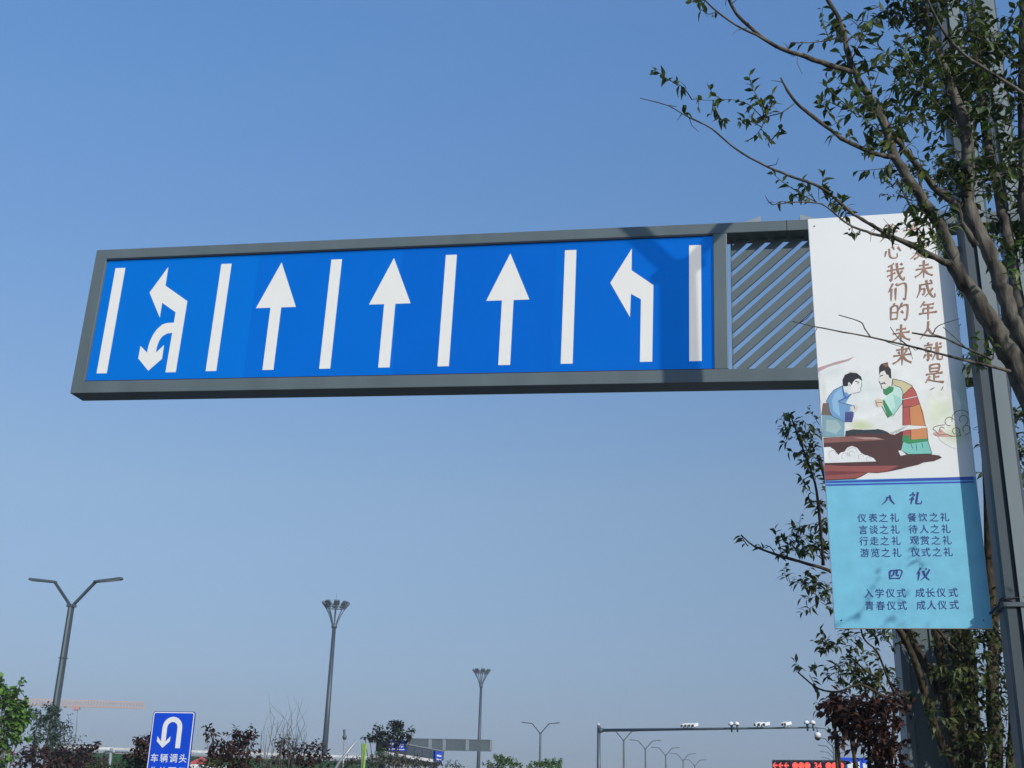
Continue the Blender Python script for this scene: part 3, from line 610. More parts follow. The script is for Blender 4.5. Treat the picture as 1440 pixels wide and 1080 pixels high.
# ------------------------------------------------------------------ grey back of a far sign, blue sign, bus
gy = 97; GF = frame(at(572, 1054, gy), ACR, ZUP); gu = lambda px, py: onplane(GF, px, py)
gb = thing("sign_back", (GF(-.6,0,0).x, GF(-.6,0,0).y, 0), "grey back of a far overhead sign with vertical seams, in front of the smaller mast", "road sign")
vt = gu(630,1039.5)[1]; us_ = [0.] + [gu(x,1047)[0] for x in (604,624,656.5,690.5)]
for a_, b_ in zip(us_, us_[1:]):
    m = MB(); m.fbox(GF, a_+.16, b_-.10, 0.02, vt-.02, -.1, 0)
    for j in range(4): m.fbox(GF, a_+.1, b_-.1, .12+j*.21, .17+j*.21, .001, .03)
    m.build("back_panel", STEEL, gb)
m = MB(); m.fbox(GF, -.9, us_[-1], -.02, .018, -.12, .02); m.fbox(GF, -.9, us_[-1], vt-.018, vt+.02, -.12, .02)
m.build("frame", STEEL, gb)
for u in us_[1:]: m = MB(); m.fbox(GF, u-.09, u+.07, .02, vt-.02, -.11, .05); m.build("mullion", GALV, gb)
m = MB(); q = GF(-.7,0,-.2); m.tube([(q.x,q.y,0),(q.x,q.y,q.z+.9)], .16, 10); m.build("post", STEEL, gb)
by = 38.1; q0 = at(545, 1055.5, by); LF = frame(q0, ACR, ZUP); lu = lambda px, py: onplane(LF, px, py)
bl = thing("direction_sign", (LF(.4,0,0).x, LF(.4,0,0).y, .13), "blue sign with white characters half hidden by a dark shrub beside the grey sign back", "road sign")
w1, h1 = lu(571,1050)[0], lu(555,1041.5)[1]
m = MB(); m.fbox(LF, 0, w1, 0, h1, -.03, 0); pl = m.build("panel", BLUE2, bl)
m = MB()
for a_, b_, c_, d_ in ((.06,.40,.12,.20),(.48,.92,.10,.18),(.10,.30,.34,.80),(.14,.26,.84,.92),(.62,.68,.34,.84),(.50,.86,.60,.68),(.74,.90,.34,.48)): m.fbox(LF, a_*w1, b_*w1, c_*h1, d_*h1, .002, .006)
m.build("marking", WHITE, pl)
m = MB(); q = LF(w1*.5,0,-.06); m.tube([(q.x,q.y,.1),(q.x,q.y,q.z+.2)], .04, 8); m.build("post", GALV, bl)

# roadside shelter with a rounded end
e0 = at(546, 1054, 39.0); e1 = at(627, 1064, 46.5); e0.z = e1.z = 0
XF = frame(e0, e1-e0, ZUP); SL = (e1-e0).length; SH = 3.32
sh = thing("roadside_shelter", e0.lerp(e1,.5), "dark rounded roadside shelter with a blue notice, under the grey sign back", "shelter")
m = MB(); pl_ = [(0,-.42),(SL-.35,-.42),(SL-.12,-.38),(SL,-.28),(SL,-.16),(SL-.12,-.04),(SL-.35,0),(0,0)]
def hprism(poly, z0, z1):
    n = len(poly); A = [XF(u,z0,w_) for u,w_ in poly]; B = [XF(u,z1,w_) for u,w_ in poly]
    return MB().add(A+B, [list(range(n)), list(range(n,2*n))[::-1]]+[(n+i,n+(i+1)%n,(i+1)%n,i) for i in range(n)])
hprism(pl_, SH-.30, SH).build("fascia", GLASS, sh); hprism([(u,w_*1.04+.03) for u,w_ in pl_], SH+.002, SH+.04).build("roof_edge", GALV, sh)
hprism([(u-.05,w_*.96-.03) for u,w_ in pl_], SH-.42, SH-.302).build("lower_band", WHITEP, sh)
for j in range(1,6): m = MB(); m.fbox(XF, j*SL/7.2, j*SL/7.2+.07, SH-.29, SH-.02, .001, .012); m.build("pillar", STEEL_D, sh)
m = MB(); m.fbox(XF, SL-1.75, SL-.75, SH-.42, SH-.03, .02, .05); nb_ = m.build("notice", BLUE2, sh)
for j in range(2): m = MB(); m.fbox(XF, SL-1.6, SL-.9, SH-.35+j*.14, SH-.29+j*.14, .051, .053); m.build("notice_stripe", WHITE, nb_)
m = MB(); m.fbox(XF, .1, SL-.8, .3, SH-.43, -.3, -.26); m.build("back_panel", mat("frosted_panel", (.30,.33,.33), .4, 0, .1, 2.), sh)
for u in (.2, SL*.5, SL-.9): m = MB(); m.fbox(XF, u, u+.1, 0, SH-.425, -.24, -.12); m.build("post", STEEL, sh)

# ------------------------------------------------------------------ hoarding with white cap rail, far left
HM = mat("hoarding_green", (.02,.06,.022), .9, 0, .4, 6., .2)
ho = at(60, 1076, 85); he = at(560, 1082, 89); ho.z = he.z = 0
hf = frame(ho, he-ho, ZUP); HL = (he-ho).length; HT = 4.12
hd = thing("site_hoarding", ho.lerp(he,.5), "long green site hoarding topped with white rails behind the purple bushes", "fence")
m = MB(); m.fbox(hf, 0, HL, 0, HT-.06, -.05, 0); m.build("turf_panel", HM, hd)
m = MB(); m.fbox(hf, 0, HL, HT-.08, HT+.05, -.08, .02); m.build("cap_rail", mat("cap_grey",(.20,.21,.215),.6,0,.15,2.), hd)
m = MB(); m.fbox(hf, 0, HL, HT+.17, HT+.33, -.06, 0); m.build("white_rail", mat("rail_white",(.50,.51,.51),.6,0,.2,2.), hd)
m = MB(); m.fbox(hf, 0, HL, HT+.42, HT+.46, -.04, -.01)
for j in range(int(HL/2)): m.fbox(hf, j*2, j*2+.06, HT+.031, HT+.5, -.1, -.061)
m.build("rail_post", GALV, hd)
# far grey post with thin arm
q = at(157, 1052, 75); fp = thing("signal_post", (q.x,q.y,0), "pale grey post with a thin horizontal arm rising over the white rails at left", "pole")
m = MB(); m.tube([(q.x,q.y,0),(q.x,q.y,q.z)], [.11,.09], 10); m.build("post", GALV, fp)
m = MB(); e = at(196, 1057.5, 75); s0 = at(157,1057,75); m.tube([s0, e], [.06,.03], 8); m.build("arm", GALV, fp)
m = MB(); m.tube([s0-ACR*.05, s0+ACR*.25], .11, 8); m.build("flange", GALV, fp)
q = at(144, 1060, 62); fq = thing("lamp_post", (q.x,q.y,0), "short thin grey post with a bent tip left of the pale grey post", "pole")
m = MB(); m.tube([(q.x,q.y,0),q,q+ACR*.12+ZUP*.08], [.05,.05,.04], 6); m.build("post", STEEL_D, fq)
m = MB(); m.bar(q+ACR*.1+ZUP*.07, q+ACR*.35+ZUP*.12, .1, .08); m.build("head", STEEL_D, fq)
# red and white tent
q = at(284, 1064, 70); tn = thing("canopy_tent", (q.x,q.y,0), "red and white peaked canopy roof just right of the U turn sign", "tent")
REDC = mat("red_canvas", (.42,.06,.07), .8, 0, .15, 3.)
m = MB(); b_ = q.z-.42; h_ = .62
m.add([q, (q.x-h_,q.y-h_,b_),(q.x+h_,q.y-h_,b_),(q.x+h_,q.y+h_,b_),(q.x-h_,q.y+h_,b_)], [(0,1,2),(0,2,3),(0,3,4),(0,4,1)]); m.build("roof", REDC, tn)
m = MB(); m.box((q.x+.3,q.y,b_-.17),(2.0,1.5,.3)); m.build("valance", WHITEP, tn)
for sx in (-.65,1.2):
    for sy in (-.7,.7):
        m = MB(); m.tube([(q.x+sx,q.y+sy,0),(q.x+sx,q.y+sy,b_-.3)], .03, 6); m.build("leg", GALV, tn)
# slender pole, leaning strut, lime banner
q = at(484, 1026, 75); sp = thing("slender_lamp", (q.x,q.y,0), "slender pole with a small dark head left of the leaning strut", "lamp")
b_ = at(484.8,1040,75); m = MB(); m.tube([(b_.x,b_.y,0), b_], [.08,.06], 6); m.build("post", GALV, sp)
m = MB(); m.tube([b_, b_.lerp(q,.3), b_.lerp(q,.5), q], [.1,.16,.08,.09], 6); m.build("head", STEEL_D, sp)
a = at(478,1070,36); b_ = at(501,1042,36); ls = thing("leaning_strut", (a.x-.3,a.y,0), "grey tube leaning to the right beside the lime green flag", "pole")
m = MB(); m.tube([Vector((a.x-1.2,a.y,.1)), a, b_], .045, 6); m.build("tube", GALV, ls)
LIME = mat("lime_cloth", (.24,.38,.10), .7, 0, .2, 5., .3)
a = at(512, 1046, 36); lf = thing("lime_flag", (a.x,a.y,0), "narrow lime green flag on a thin pole in front of the dark shrub", "flag")
ff = frame(a, ACR, ZUP); m = MB()
cols = [(-.11,-.03),(-.05,.01),(0,-.02),(.06,.02),(.10,-.01)]
V = [ff(u*.85*(1-.25*(r/5)), -.75*r/5+(.02 if j%2 else 0), w_*(1+r*.3)) for r in range(6) for j,(u,w_) in enumerate(cols)]
V2 = [v_ - ff.n*.006 for v_ in V]; nV = len(V)
F_ = [(r*5+j, (r+1)*5+j, (r+1)*5+j+1, r*5+j+1) for r in range(5) for j in range(4)]
m.add(V+V2, F_+[tuple(nV+i for i in f_[::-1]) for f_ in F_], True); m.build("cloth", LIME, lf)
m = MB(); m.tube([(a.x-.05,a.y+.03,0), a+ACR*-.05+Vector((0,.03,.08))], .018, 6); m.build("pole", GALV, lf)

# ------------------------------------------------------------------ tower crane, far
CR = mat("crane_paint", (.56,.33,.20), .6, 0, .1, 2.)
cy_ = 400; j0 = at(-70, 984.5, cy_); j1 = at(204, 989, cy_); j1.z = j0.z
tc_ = thing("tower_crane", (j0.x, j0.y, 0), "faint orange tower crane jib far off at left behind the lamp pole", "crane")
jd = (j1-j0).normalized(); jn = Vector((-jd.y, jd.x, 0))
def truss(a, b, wd, ht, n, r, r2):
    m = MB(); d = (b-a)/n
    for i in range(n):
        p, q = a+d*i, a+d*(i+1); mid_ = (p+q)/2
        lo0, lo1, hi0, hi1 = p-jn*wd/2, p+jn*wd/2, p+ZUP*ht, q+ZUP*ht
        m.bar(lo0, lo0+d, r, r); m.bar(lo1, lo1+d, r, r); m.bar(mid_+ZUP*ht-d/2, mid_+ZUP*ht+d/2, r, r)
        for L0 in (lo0, lo1):
            m.bar(L0, mid_+ZUP*ht, r2, r2); m.bar(L0+d, mid_+ZUP*ht, r2, r2)
        m.bar(lo0, lo1, r2, r2)
    return m
truss(j0-ZUP*.9, j1-ZUP*.9, 1.6, 2.0, 64, .20, .09).build("jib", CR, tc_)
m = MB(); tq = j0.lerp(j1, .653)-ZUP*1.5; m.box(tq, (2.2,1.4,.8), (jd,jn,ZUP)); m.bar(tq, tq-ZUP*.8, 1.0, .5); m.build("trolley", mat("trolley_paint", (.5,.22,.16), .6), tc_)
m = MB(); 
for sx in (-.9,.9):
    for sy in (-.9,.9): m.bar(Vector((j0.x+sx,j0.y+sy,0)), Vector((j0.x+sx,j0.y+sy,j0.z+5)), .3, .3)
for i in range(18):
    z = i*1.9; m.bar(Vector((j0.x-.9,j0.y-.9,z)), Vector((j0.x+.9,j0.y-.9,z+1.9)), .18, .18); m.bar(Vector((j0.x+.9,j0.y+.9,z)), Vector((j0.x-.9,j0.y+.9,z+1.9)), .18, .18)
m.build("tower", CR, tc_)
truss(j0-ZUP*.9-jd*14, j0-ZUP*.9, 1.6, 2.0, 7, .34, .2).build("counter_jib", CR, tc_)

# ------------------------------------------------------------------ vegetation
BARK = mat("bark", (.028,.024,.020), .9, 0, 0, 22., .15, 1., var2=(.16,.145,.118), detail=9., stretch=(1,1,.3))
BARK2 = mat("dark_bark", (.022,.017,.012), .9, 0, 0, 30., .15, .8, var2=(.085,.068,.042), stretch=(1,1,.3))
LEAF = mat("leaf_dark_green", (.014,.030,.011), .5, 0, 0, 9., .28, trans=.3, var2=(.12,.165,.036), detail=1.)
LEAF2 = mat("leaf_green", (.016,.030,.011), .5, 0, 0, 6., .3, trans=.28, var2=(.11,.135,.04), detail=1.)
LEAFB = mat("leaf_bright", (.05,.12,.02), .5, 0, 0, 6., .4, trans=.3, var2=(.14,.22,.04), detail=1.)
LEAFG = mat("leaf_greyish", (.025,.045,.028), .6, 0, 0, 5., .3, trans=.2, var2=(.06,.09,.05), detail=1.)
LEAFP = mat("leaf_purple", (.018,.011,.009), .6, 0, 0, 9., .2, trans=.25, var2=(.095,.042,.032), detail=1.)
LEAFV = mat("leaf_blackgreen", (.012,.016,.012), .5, 0, 0, 5., .4, trans=.15, var2=(.035,.045,.03), detail=1.)
def pxr(r, Y): return r*Y/FPX*.93

class Tree:
    def __init__(s, name, base, label, cat="tree", group=None):
        s.t = thing(name, base, label, cat, group); s.b = MB(); s.l = MB(); s.br = []; s.base = Vector(base); s.wr = 1.
    def limb(s, pts, Y0, Y1, sub=4, n=8, wob=.0):
        """pts: (px,py,rpx) from tip to base or base to tip, with the depth going Y0..Y1"""
        P = []; R_ = []; k = len(pts)-1
        for i, (x, y, r) in enumerate(pts):
            Y = Y0+(Y1-Y0)*i/max(1,k); P.append(at(x,y,Y)+rv()*wob); R_.append(pxr(r,Y))
        s.wlimb(P, R_, sub, n); return P
    def wlimb(s, P, R_, sub=4, n=8):
        o, r = spline([Vector(p) for p in P], R_, sub); r = [q*random.uniform(.87,1.13) for q in r]; o = [p + rv()*(q*.22) for p, q in zip(o, r)]
        s.b.tube(o, r, n); s.br.append((o, r))
    def sprout(s, idx, n, L, nl, lL, t0=0., t1=1., up=.3, bias=None, r=.0035):
        o, rr_ = s.br[idx]
        for _ in range(n):
            t = random.uniform(t0,t1)*(len(o)-1); j = min(int(t), len(o)-2); p = o[j].lerp(o[j+1], t-j)
            ax = (o[j+1]-o[j]).normalized(); d = rv(); d = (d-ax*d.dot(ax)*.6+ZUP*up).normalized()
            if bias: d = (d+bias).normalized()
            twig(s.b, s.l, p, d, L*random.uniform(.5,1.2), max(2,int(nl*random.uniform(.6,1.3))), lL, r)
    def tw(s, pts, Y, nl, lL, r=1.2, sub=3):
        """traced leafy twig: pixel polyline with leaves along it"""
        P = s_P = [at(x,y,Y+random.uniform(-.06,.06)) for x,y in pts]; o, rr_ = spline(P, [pxr(r,Y)*(1-.6*i/(len(P)-1)) for i in range(len(P))], sub)
        s.b.tube(o, rr_, 5, False)
        for i in range(nl):
            t = (.12+.88*(i+random.random()*.7)/nl)*(len(o)-1); t = min(t, len(o)-1.001); j = int(t); q = o[j].lerp(o[j+1], t-j); ax = (o[j+1]-o[j]).normalized()
            d = rv(); d = (d-ax*d.dot(ax)).normalized(); ld = ax*.75+d*.8-ZUP*.05
            leaf(s.l, q, ld, ZUP+rv()*.7, lL*random.uniform(.6,1.15), lL*random.uniform(.34,.48), random.uniform(.2,.9), random.uniform(.1,.45))
    def blob(s, c, rad, n, L, nl, lL, r=.0035):
        """leafy twigs spread through an ellipsoid"""
        for _ in range(n):
            v = rv()*random.random()**.4; p = Vector(c)+Vector((v.x*rad[0], v.y*rad[1], v.z*rad[2]))
            twig(s.b, s.l, p, (v*.6+rv()+ZUP*.3), L*random.uniform(.6,1.2), nl, lL, r, wr=s.wr)
    def done(s, lm, bm=BARK):
        s.b.build("trunk", bm, s.t); s.l.build("crown", lm, s.t)

# ---- near tree, its branches crossing the upper right of the view
NY = 4.8
nb = at(1545, 1000, 4.9); nb.z = 0.14
T = Tree("broadleaf_tree", nb, "near dark leaved tree whose grey branches cross in front of the banner top")
fork = at(1500, 700, 4.9)
T.wlimb([nb, nb.lerp(fork,.5)+Vector((.03,0,0)), fork], [.10,.085,.075], 4, 12)
S1 = T.limb([(1140,-60,3),(1164,0,3.6),(1176,19,4),(1187,47,4.5),(1193,78,5),(1203,105,5.5),(1222,136,6),(1242,171,6.5),(1253,206,7.5),(1269,237,8),(1292,272,9),(1312,303,10),(1321,316,10.5),(1333,345,11),(1345,378,12),(1363,407,13.5),(1381,434,14.5),(1398,464,15.5),(1416,493,17),(1440,535,18),(1500,700,20)], 4.6, 4.9, 3, 10)
S2 = T.limb([(1285,-60,4),(1296,0,5),(1308,47,6),(1323,86,7),(1339,128,8.5),(1354,167,10),(1362,218,11),(1362,264,11),(1361,292,11.5),(1372,318,12),(1387,345,12),(1401,381,12.5),(1410,410,13),(1420,440,13),(1440,485,14),(1500,640,18)], 5.0, 4.9, 3, 10)
S3 = T.limb([(1436,-60,10),(1441,0,11.5),(1441,140,12.5),(1443,250,13),(1449,330,14),(1462,450,15),(1500,640,17)], 5.2, 4.95, 3, 10)
S4 = T.limb([(1362,20,4),(1375,100,5),(1382,166,6.5),(1394,229,7.5),(1402,260,8),(1410,300,8.5),(1418,335,9),(1428,400,9.5),(1442,460,10),(1480,560,12)], 5.3, 5.0, 3, 8)
T1 = T.limb([(1018,-20,2.5),(1026,0,2.8),(1034,17,3),(1051,35,3.2),(1074,54,3.6),(1102,70,4),(1133,80,4.2),(1168,92,4.6),(1199,101,5)], 4.3, 4.65, 3, 8)
T.limb([(975,-18,1.3),(991,0,1.6),(1008,16,1.8),(1035,35,2),(1063,49,2.2),(1078,57,2.3)], 4.3, 4.42, 3, 6)
T2 = T.limb([(1098,109,1.6),(1113,136,2.6),(1133,156,3.2),(1160,177,3.5),(1183,194,3.7),(1210,208,3.9),(1238,218,4.2),(1258,222,4.5)], 4.35, 4.68, 3, 8)
T3 = T.limb([(900,138,.7),(938,148,1),(969,165,1.3),(1001,181,1.5),(1028,204,1.7),(1055,222,1.8),(1090,239,2),(1121,251,2.2),(1152,262,2.4),(1180,284,2.6),(1200,301,2.8),(1220,313,3),(1238,324,3.4),(1253,332,4),(1280,343,5),(1304,357,5.5),(1334,371,6.5)], 4.1, 4.7, 3, 7)
T3b = T.limb([(1086,288,.8),(1120,284,1),(1151,286,1.2),(1164,292,1.4),(1184,309,1.7),(1198,318,2),(1214,324,2.2),(1231,330,2.6),(1252,334,3)], 4.2, 4.5, 3, 6)
S5 = T.limb([(1236,150,4),(1249,179,4.6),(1266,203,5),(1285,226,5.5),(1312,261,6.5),(1347,290,8),(1362,306,9)], 4.75, 5.0, 3, 8)
T4 = T.limb([(1115,452,.8),(1150,460,1),(1185,467,1.2),(1224,474,1.4),(1277,486,1.7),(1327,499,2),(1372,510,2.3),(1420,522,3)], 4.4, 4.75, 3, 6)
T.limb([(1179,443,.7),(1209,452,1),(1216,462,1.1),(1224,474,1.3)], 4.5, 4.5, 3, 5); T.limb([(1252,460,.6),(1262,474,.9),(1277,486,1.2)], 4.55, 4.55, 3, 5)
T.limb([(1283,468,1.2),(1305,472,1.8),(1324,474,2),(1345,483,1.9),(1366,493,2.2),(1395,505,2.5)], 4.5, 4.72, 3, 6); T.limb([(1350,448,.6),(1320,458,.9),(1312,470,1)], 4.6, 4.6, 3, 5); T.limb([(1326,460,.7),(1340,472,1),(1357,488,1.2)], 4.6, 4.6, 3, 5)
T5 = T.limb([(1300,-10,2),(1308,8,2.2),(1331,50,2.4),(1358,78,2.6),(1386,97,2.8),(1440,132,3.2),(1470,155,3.5)], 4.4, 4.6, 3, 6)
T.wlimb([at(1470,155,4.6), Vector((2.75,4.75,5.25)), Vector((3.1,4.9,5.2))], [.0105,.013,.012], 3, 6)
S6 = T.limb([(1347,286,3),(1352,310,4),(1362,330,5),(1372,345,6)], 4.85, 4.9, 3, 7)
LL = .063
# traced twigs at the left
for pts, n in (([(1117,146),(1098,159),(1078,165),(1070,181),(1060,193),(1049,200)],7),([(1078,165),(1074,167),(1062,155),(1051,146),(1028,140),(1000,141),(973,140)],7),([(973,140),(962,124),(950,117),(938,111),(928,103),(919,99)],12),
        ([(1070,181),(1078,190),(1084,200)],3),([(1074,167),(1072,150),(1064,135),(1056,120),(1054,105)],10),([(1074,165),(1084,150),(1090,140),(1084,132)],8),([(1070,178),(1058,172),(1046,168),(1040,172)],6),([(1074,168),(1080,158),(1070,148),(1062,142)],8),
        ([(1018,141),(1003,132),(995,118)],3),([(1003,141),(1002,152),(1000,162)],2),([(1005,150),(1012,165),(1020,172)],4),([(983,141),(982,152)],1),([(1084,198),(1094,186),(1098,180)],3),
        ([(990,0),(980,4),(970,2)],4),([(1008,16),(996,20),(985,12)],3),
        ([(1183,180),(1170,165),(1158,148),(1150,140)],6),([(1240,190),(1222,172),(1205,160),(1180,150),(1160,140),(1150,138)],13),([(1206,165),(1190,148),(1168,128),(1162,122)],9),
        ([(1148,284),(1130,275),(1113,264),(1098,254),(1086,243)],6),([(1148,284),(1138,272),(1130,262),(1128,256)],5),([(1164,292),(1168,280),(1158,270),(1155,264)],7),([(1184,309),(1190,300),(1185,288),(1180,278)],6),([(1198,318),(1198,326),(1192,330)],3),([(1210,322),(1209,330)],2),
        ([(1253,332),(1258,322),(1262,318)],4),([(1240,326),(1245,318),(1252,316)],4),([(1108,285),(1098,283),(1090,288)],2),([(1086,288),(1080,282),(1076,275)],0),([(1133,282),(1122,278),(1110,270)],3),
        ([(1168,58),(1160,40),(1156,20),(1158,8)],4),([(1190,60),(1204,50),(1220,60),(1240,68)],2),([(1203,56),(1212,45),(1200,30),(1186,24)],2),([(1112,60),(1140,60),(1165,57),(1190,52)],0),
        ([(1330,360),(1318,345),(1300,335),(1278,320),(1268,312)],12),([(1325,345),(1312,325),(1300,310),(1285,300)],12),([(1304,357),(1296,345),(1290,330)],7),([(1345,378),(1328,352),(1322,338)],6),
        ([(938,148),(952,150)],0),([(969,165),(962,160),(966,152)],2)):
    T.tw(pts, 4.45, int(n*1.75+.5), .047, 1.1)
I = {id(b[0]): i for i, b in enumerate(T.br)}
# index of each limb in order of creation
# 1:S1 2:S2 3:S3 4:S4 5:T1 6:.. 7:T2 8:T3 9:T3b 10:S5 11:T4
T.sprout(1, 40, .22, 7, LL, .10, .45, .1); T.sprout(1, 12, .16, 6, LL, .45, .62, .1); T.sprout(2, 82, .26, 7, LL, .0, .55); T.sprout(3, 40, .25, 7, LL, 0, .6); T.sprout(4, 50, .25, 7, LL, 0, .75)
T.sprout(10, 16, .18, 6, LL, 0, .8); T.sprout(7, 7, .12, 6, LL*.85, .5, 1.); T.sprout(8, 5, .08, 4, LL*.75, .45, .8)
T.blob(at(1325,40,5.0), (.22,.35,.26), 48, .18, 7, LL); T.blob(at(1405,60,5.1), (.2,.35,.28), 58, .18, 7, LL); T.blob(at(1265,10,4.9), (.15,.25,.16), 18, .18, 7, LL)
T.blob(at(1280,130,4.85), (.16,.25,.18), 22, .18, 6, LL)
T.blob(at(1345,150,5.1), (.2,.3,.25), 36, .18, 7, LL); T.blob(at(1420,220,5.2), (.12,.3,.25), 24, .18, 7, LL)
T.blob(at(1430,370,5.2), (.09,.2,.16), 12, .16, 7, LL)
T.blob(at(1392,512,4.9), (.05,.1,.06), 4, .12, 6, LL)
for i_, n_ in ((5,7),(6,4),(7,6),(8,12),(9,5),(11,6)):
    o, rr_ = T.br[i_]
    for _ in range(n_):
        k_ = random.randint(1,len(o)-2); d = rv(); L_ = random.uniform(.03,.10); T.b.tube([o[k_], o[k_]+d*L_*.5, o[k_]+(d+rv()*.35)*L_], [.0022,.0016,.0008], 4)
# rest of the crown, to the right of the view
for c, r_, n in (((3.1,4.9,5.2),(.9,.9,1.1),110),((4.2,5.9,4.15),(.55,.7,.55),46),((3.3,4.2,4.2),(.8,.8,.7),40)):
    T.wlimb([fork, (fork+Vector(c))/2+ZUP*.25, Vector(c)], [.05,.03,.012], 4, 7)
    T.blob(c, r_, n, .32, 8, LL)
T.done(LEAF)
bl_ = MB()                                           # a few young yellow green leaves are a second flush on the same tree
yl = MB()
for px, py, n in ((1395,118,3),(1400,175,4),(1308,140,2),(1425,380,7),(1436,345,5),(1325,98,3),(1210,118,3),(1222,140,3),(1430,390,6),(1378,478,4)):
    for _ in range(n):
        leaf(yl, at(px+random.uniform(-10,10), py+random.uniform(-8,8), 4.6), rv()+Vector((-.3,0,.1)), ZUP+rv()*.7, LL*random.uniform(.7,1.1), LL*.36, .3, .3)
yl.build("young_leaves", LEAFB, T.t)

# ---- back multi-stem tree between the lamp pole and the sign column
KY = 10.2
kb = at(1372, 1240, KY); kb.z = 0.1
K = Tree("multi_stem_tree", kb, "multi stemmed tree behind the banner with stems showing below it")
def kst(pts, Y): K.limb([(x,y,r) for x,y,r in pts]+[(1372+ (pts[-1][0]-1372)*.35, 1240, pts[-1][2]*1.2)], Y, KY, 3, 8)
kst([(1150,640,3),(1200,780,4),(1245,850,5),(1265,886,5),(1284,924,5.5),(1298,967,6),(1312,1012,6),(1327,1051,6.5),(1345,1085,7)], 9.8)
kst([(1235,700,4),(1262,830,6),(1277,889,7),(1288,909,7),(1308,948,7.5),(1329,987,8),(1347,1025,8),(1364,1074,8.5)], 10.4)
kst([(1295,640,4),(1310,800,6),(1317,889,7.5),(1323,928,7.5),(1331,977,7.5),(1339,1016,8)], 10.0)
kst([(1350,560,4),(1348,800,5),(1347,928,6),(1349,970,6),(1352,1040,7)], 10.5)
kst([(1330,700,4),(1355,860,6.5),(1366,928,8),(1370,1006,8.5),(1374,1080,9)], 10.2)
kst([(1380,500,5),(1393,800,8),(1396,885,9.5),(1397,987,10),(1399,1080,11)], 10.6)
kst([(1290,840,2),(1319,885,2.5),(1337,908,2.6),(1354,926,3),(1366,960,3)], 9.7)
kst([(1415,450,4),(1422,700,6),(1424,900,7),(1420,1080,8)], 10.8)
K.limb([(1042,752,.8),(1060,768,1.4),(1090,779,2),(1125,790,2.4),(1165,802,3),(1215,830,3.5),(1262,860,4)], 9.5, 10.2, 3, 6)
K.limb([(1113,588,1),(1125,620,1.4),(1140,660,1.6),(1148,690,2),(1154,740,2.2),(1158,795,2.6)], 9.8, 9.8, 3, 6)
K.limb([(1122,945,1),(1150,968,1.4),(1180,973,1.6),(1208,962,1.8),(1235,975,2.2),(1262,990,2.6)], 9.4, 10, 3, 6)
K.limb([(1211,885,1.4),(1216,900,1.4),(1232,914,1.6),(1240,932,1.7),(1247,950,1.8),(1258,975,2)], 9.4, 9.9, 3, 6)
K.limb([(1190,920,.9),(1205,932,1.2),(1220,945,1.4),(1240,955,1.6)], 9.4, 9.8, 3, 6)
K.limb([(1290,235,2),(1300,290,2.5),(1318,380,3),(1335,520,4),(1348,800,5)], 12.9, 10.5, 3, 6); K.limb([(1262,255,1.5),(1285,300,2),(1312,360,2.6)], 12.9, 12.4, 3, 6)
def pblob(tr, px, py, rx, ry, Y, n, L, nl, lL, ty=None):
    k_ = Y/FPX; tr.blob(at(px,py,Y), (rx*k_, ty or rx*k_, ry*k_), n, L, nl, lL)
KL = .082
for px,py,rx,ry,n in ((1118,598,13,20,9),(1135,640,16,26,14),(1150,600,10,20,6),(1142,690,12,20,6),(1152,735,10,20,6),(1118,765,22,18,15),(1145,778,20,16,12),(1100,760,10,8,3),(1150,838,16,18,12),(1130,826,12,10,5),(1112,820,6,4,2),
        (1180,908,14,12,7),(1168,918,10,6,4),(1205,920,10,12,6),(1178,952,16,12,10),(1200,955,14,12,8),(1135,945,8,6,3),(1225,950,14,16,10),(1242,965,12,18,10),(1240,905,14,8,8),(1168,690,8,90,10),
        (1260,895,10,8,3),(1282,960,14,30,3),(1305,1015,20,50,7),(1345,930,30,40,34),(1375,900,28,26,30),(1370,980,30,60,44),(1410,960,22,70,40),(1420,1050,18,40,20),(1385,1050,30,30,20),(1422,620,18,50,34),(1425,700,18,60,36),(1425,800,16,60,30),(1435,880,10,50,14),
        (1372,500,14,60,14),(1385,640,10,70,14),(1355,420,16,60,14),(1300,290,14,30,12),(1265,262,12,30,12),(1330,250,26,18,20),(1290,240,20,12,8),(1395,420,22,40,14),(1418,480,16,50,14)):
    pblob(K, px, py, rx, ry, 10.0 if py > 560 else (10.4 if py > 330 else 12.9), int(n*1.0), .17, 7, KL if py > 330 else .075)
for pts, n in (([(1052,768),(1046,760),(1042,752)],4),([(1090,779),(1082,768),(1076,772)],4),([(1075,775),(1066,765)],3),([(1113,588),(1108,580),(1104,586)],5)): K.tw(pts, 9.6, n, .075, 1.)
K.done(LEAF2, BARK2)

# ---- shrubs and small trees
def shrub(name, px, py_top, base_px, Y, blobs, label, lm, cat="shrub", group=None, L=.16, nl=6, lL=.06, stems=5, gz=.13, bm=BARK2, wr=1.5, dens=1.5):
    b = at(base_px, 1080, Y); b.z = gz; t = Tree(name, b, label, cat, group); t.wr = wr
    for bx_, by_, rx, ry, n in blobs:
        c = at(bx_, by_, Y); t.wlimb([b+Vector((random.uniform(-.1,.1),random.uniform(-.1,.1),0)), b.lerp(c,.5)+rv()*.1, c, c+ZUP*ry*.6*Y/FPX+rv()*.05], [.025,.018,.010,.004], 4, 6)
        pblob(t, bx_, by_, rx, ry, Y, int(n*dens), L, nl, lL)
    t.done(lm, bm); return t
shrub("purple_leaf_plum", 1215, 990, 1215, 8.8, [(1190,1003,20,13,36),(1222,1015,26,20,36),(1246,1006,14,20,20),(1230,1056,20,24,24),(1252,1058,14,26,20),(1172,998,10,7,12),(1178,1044,11,4,3),(1200,1030,12,10,10),(1258,990,8,10,8)], "dark purple leaved bush left of the sign column at the bottom right", LEAFP, L=.13, lL=.06)
pg = "purple leaved shrubs along the median"
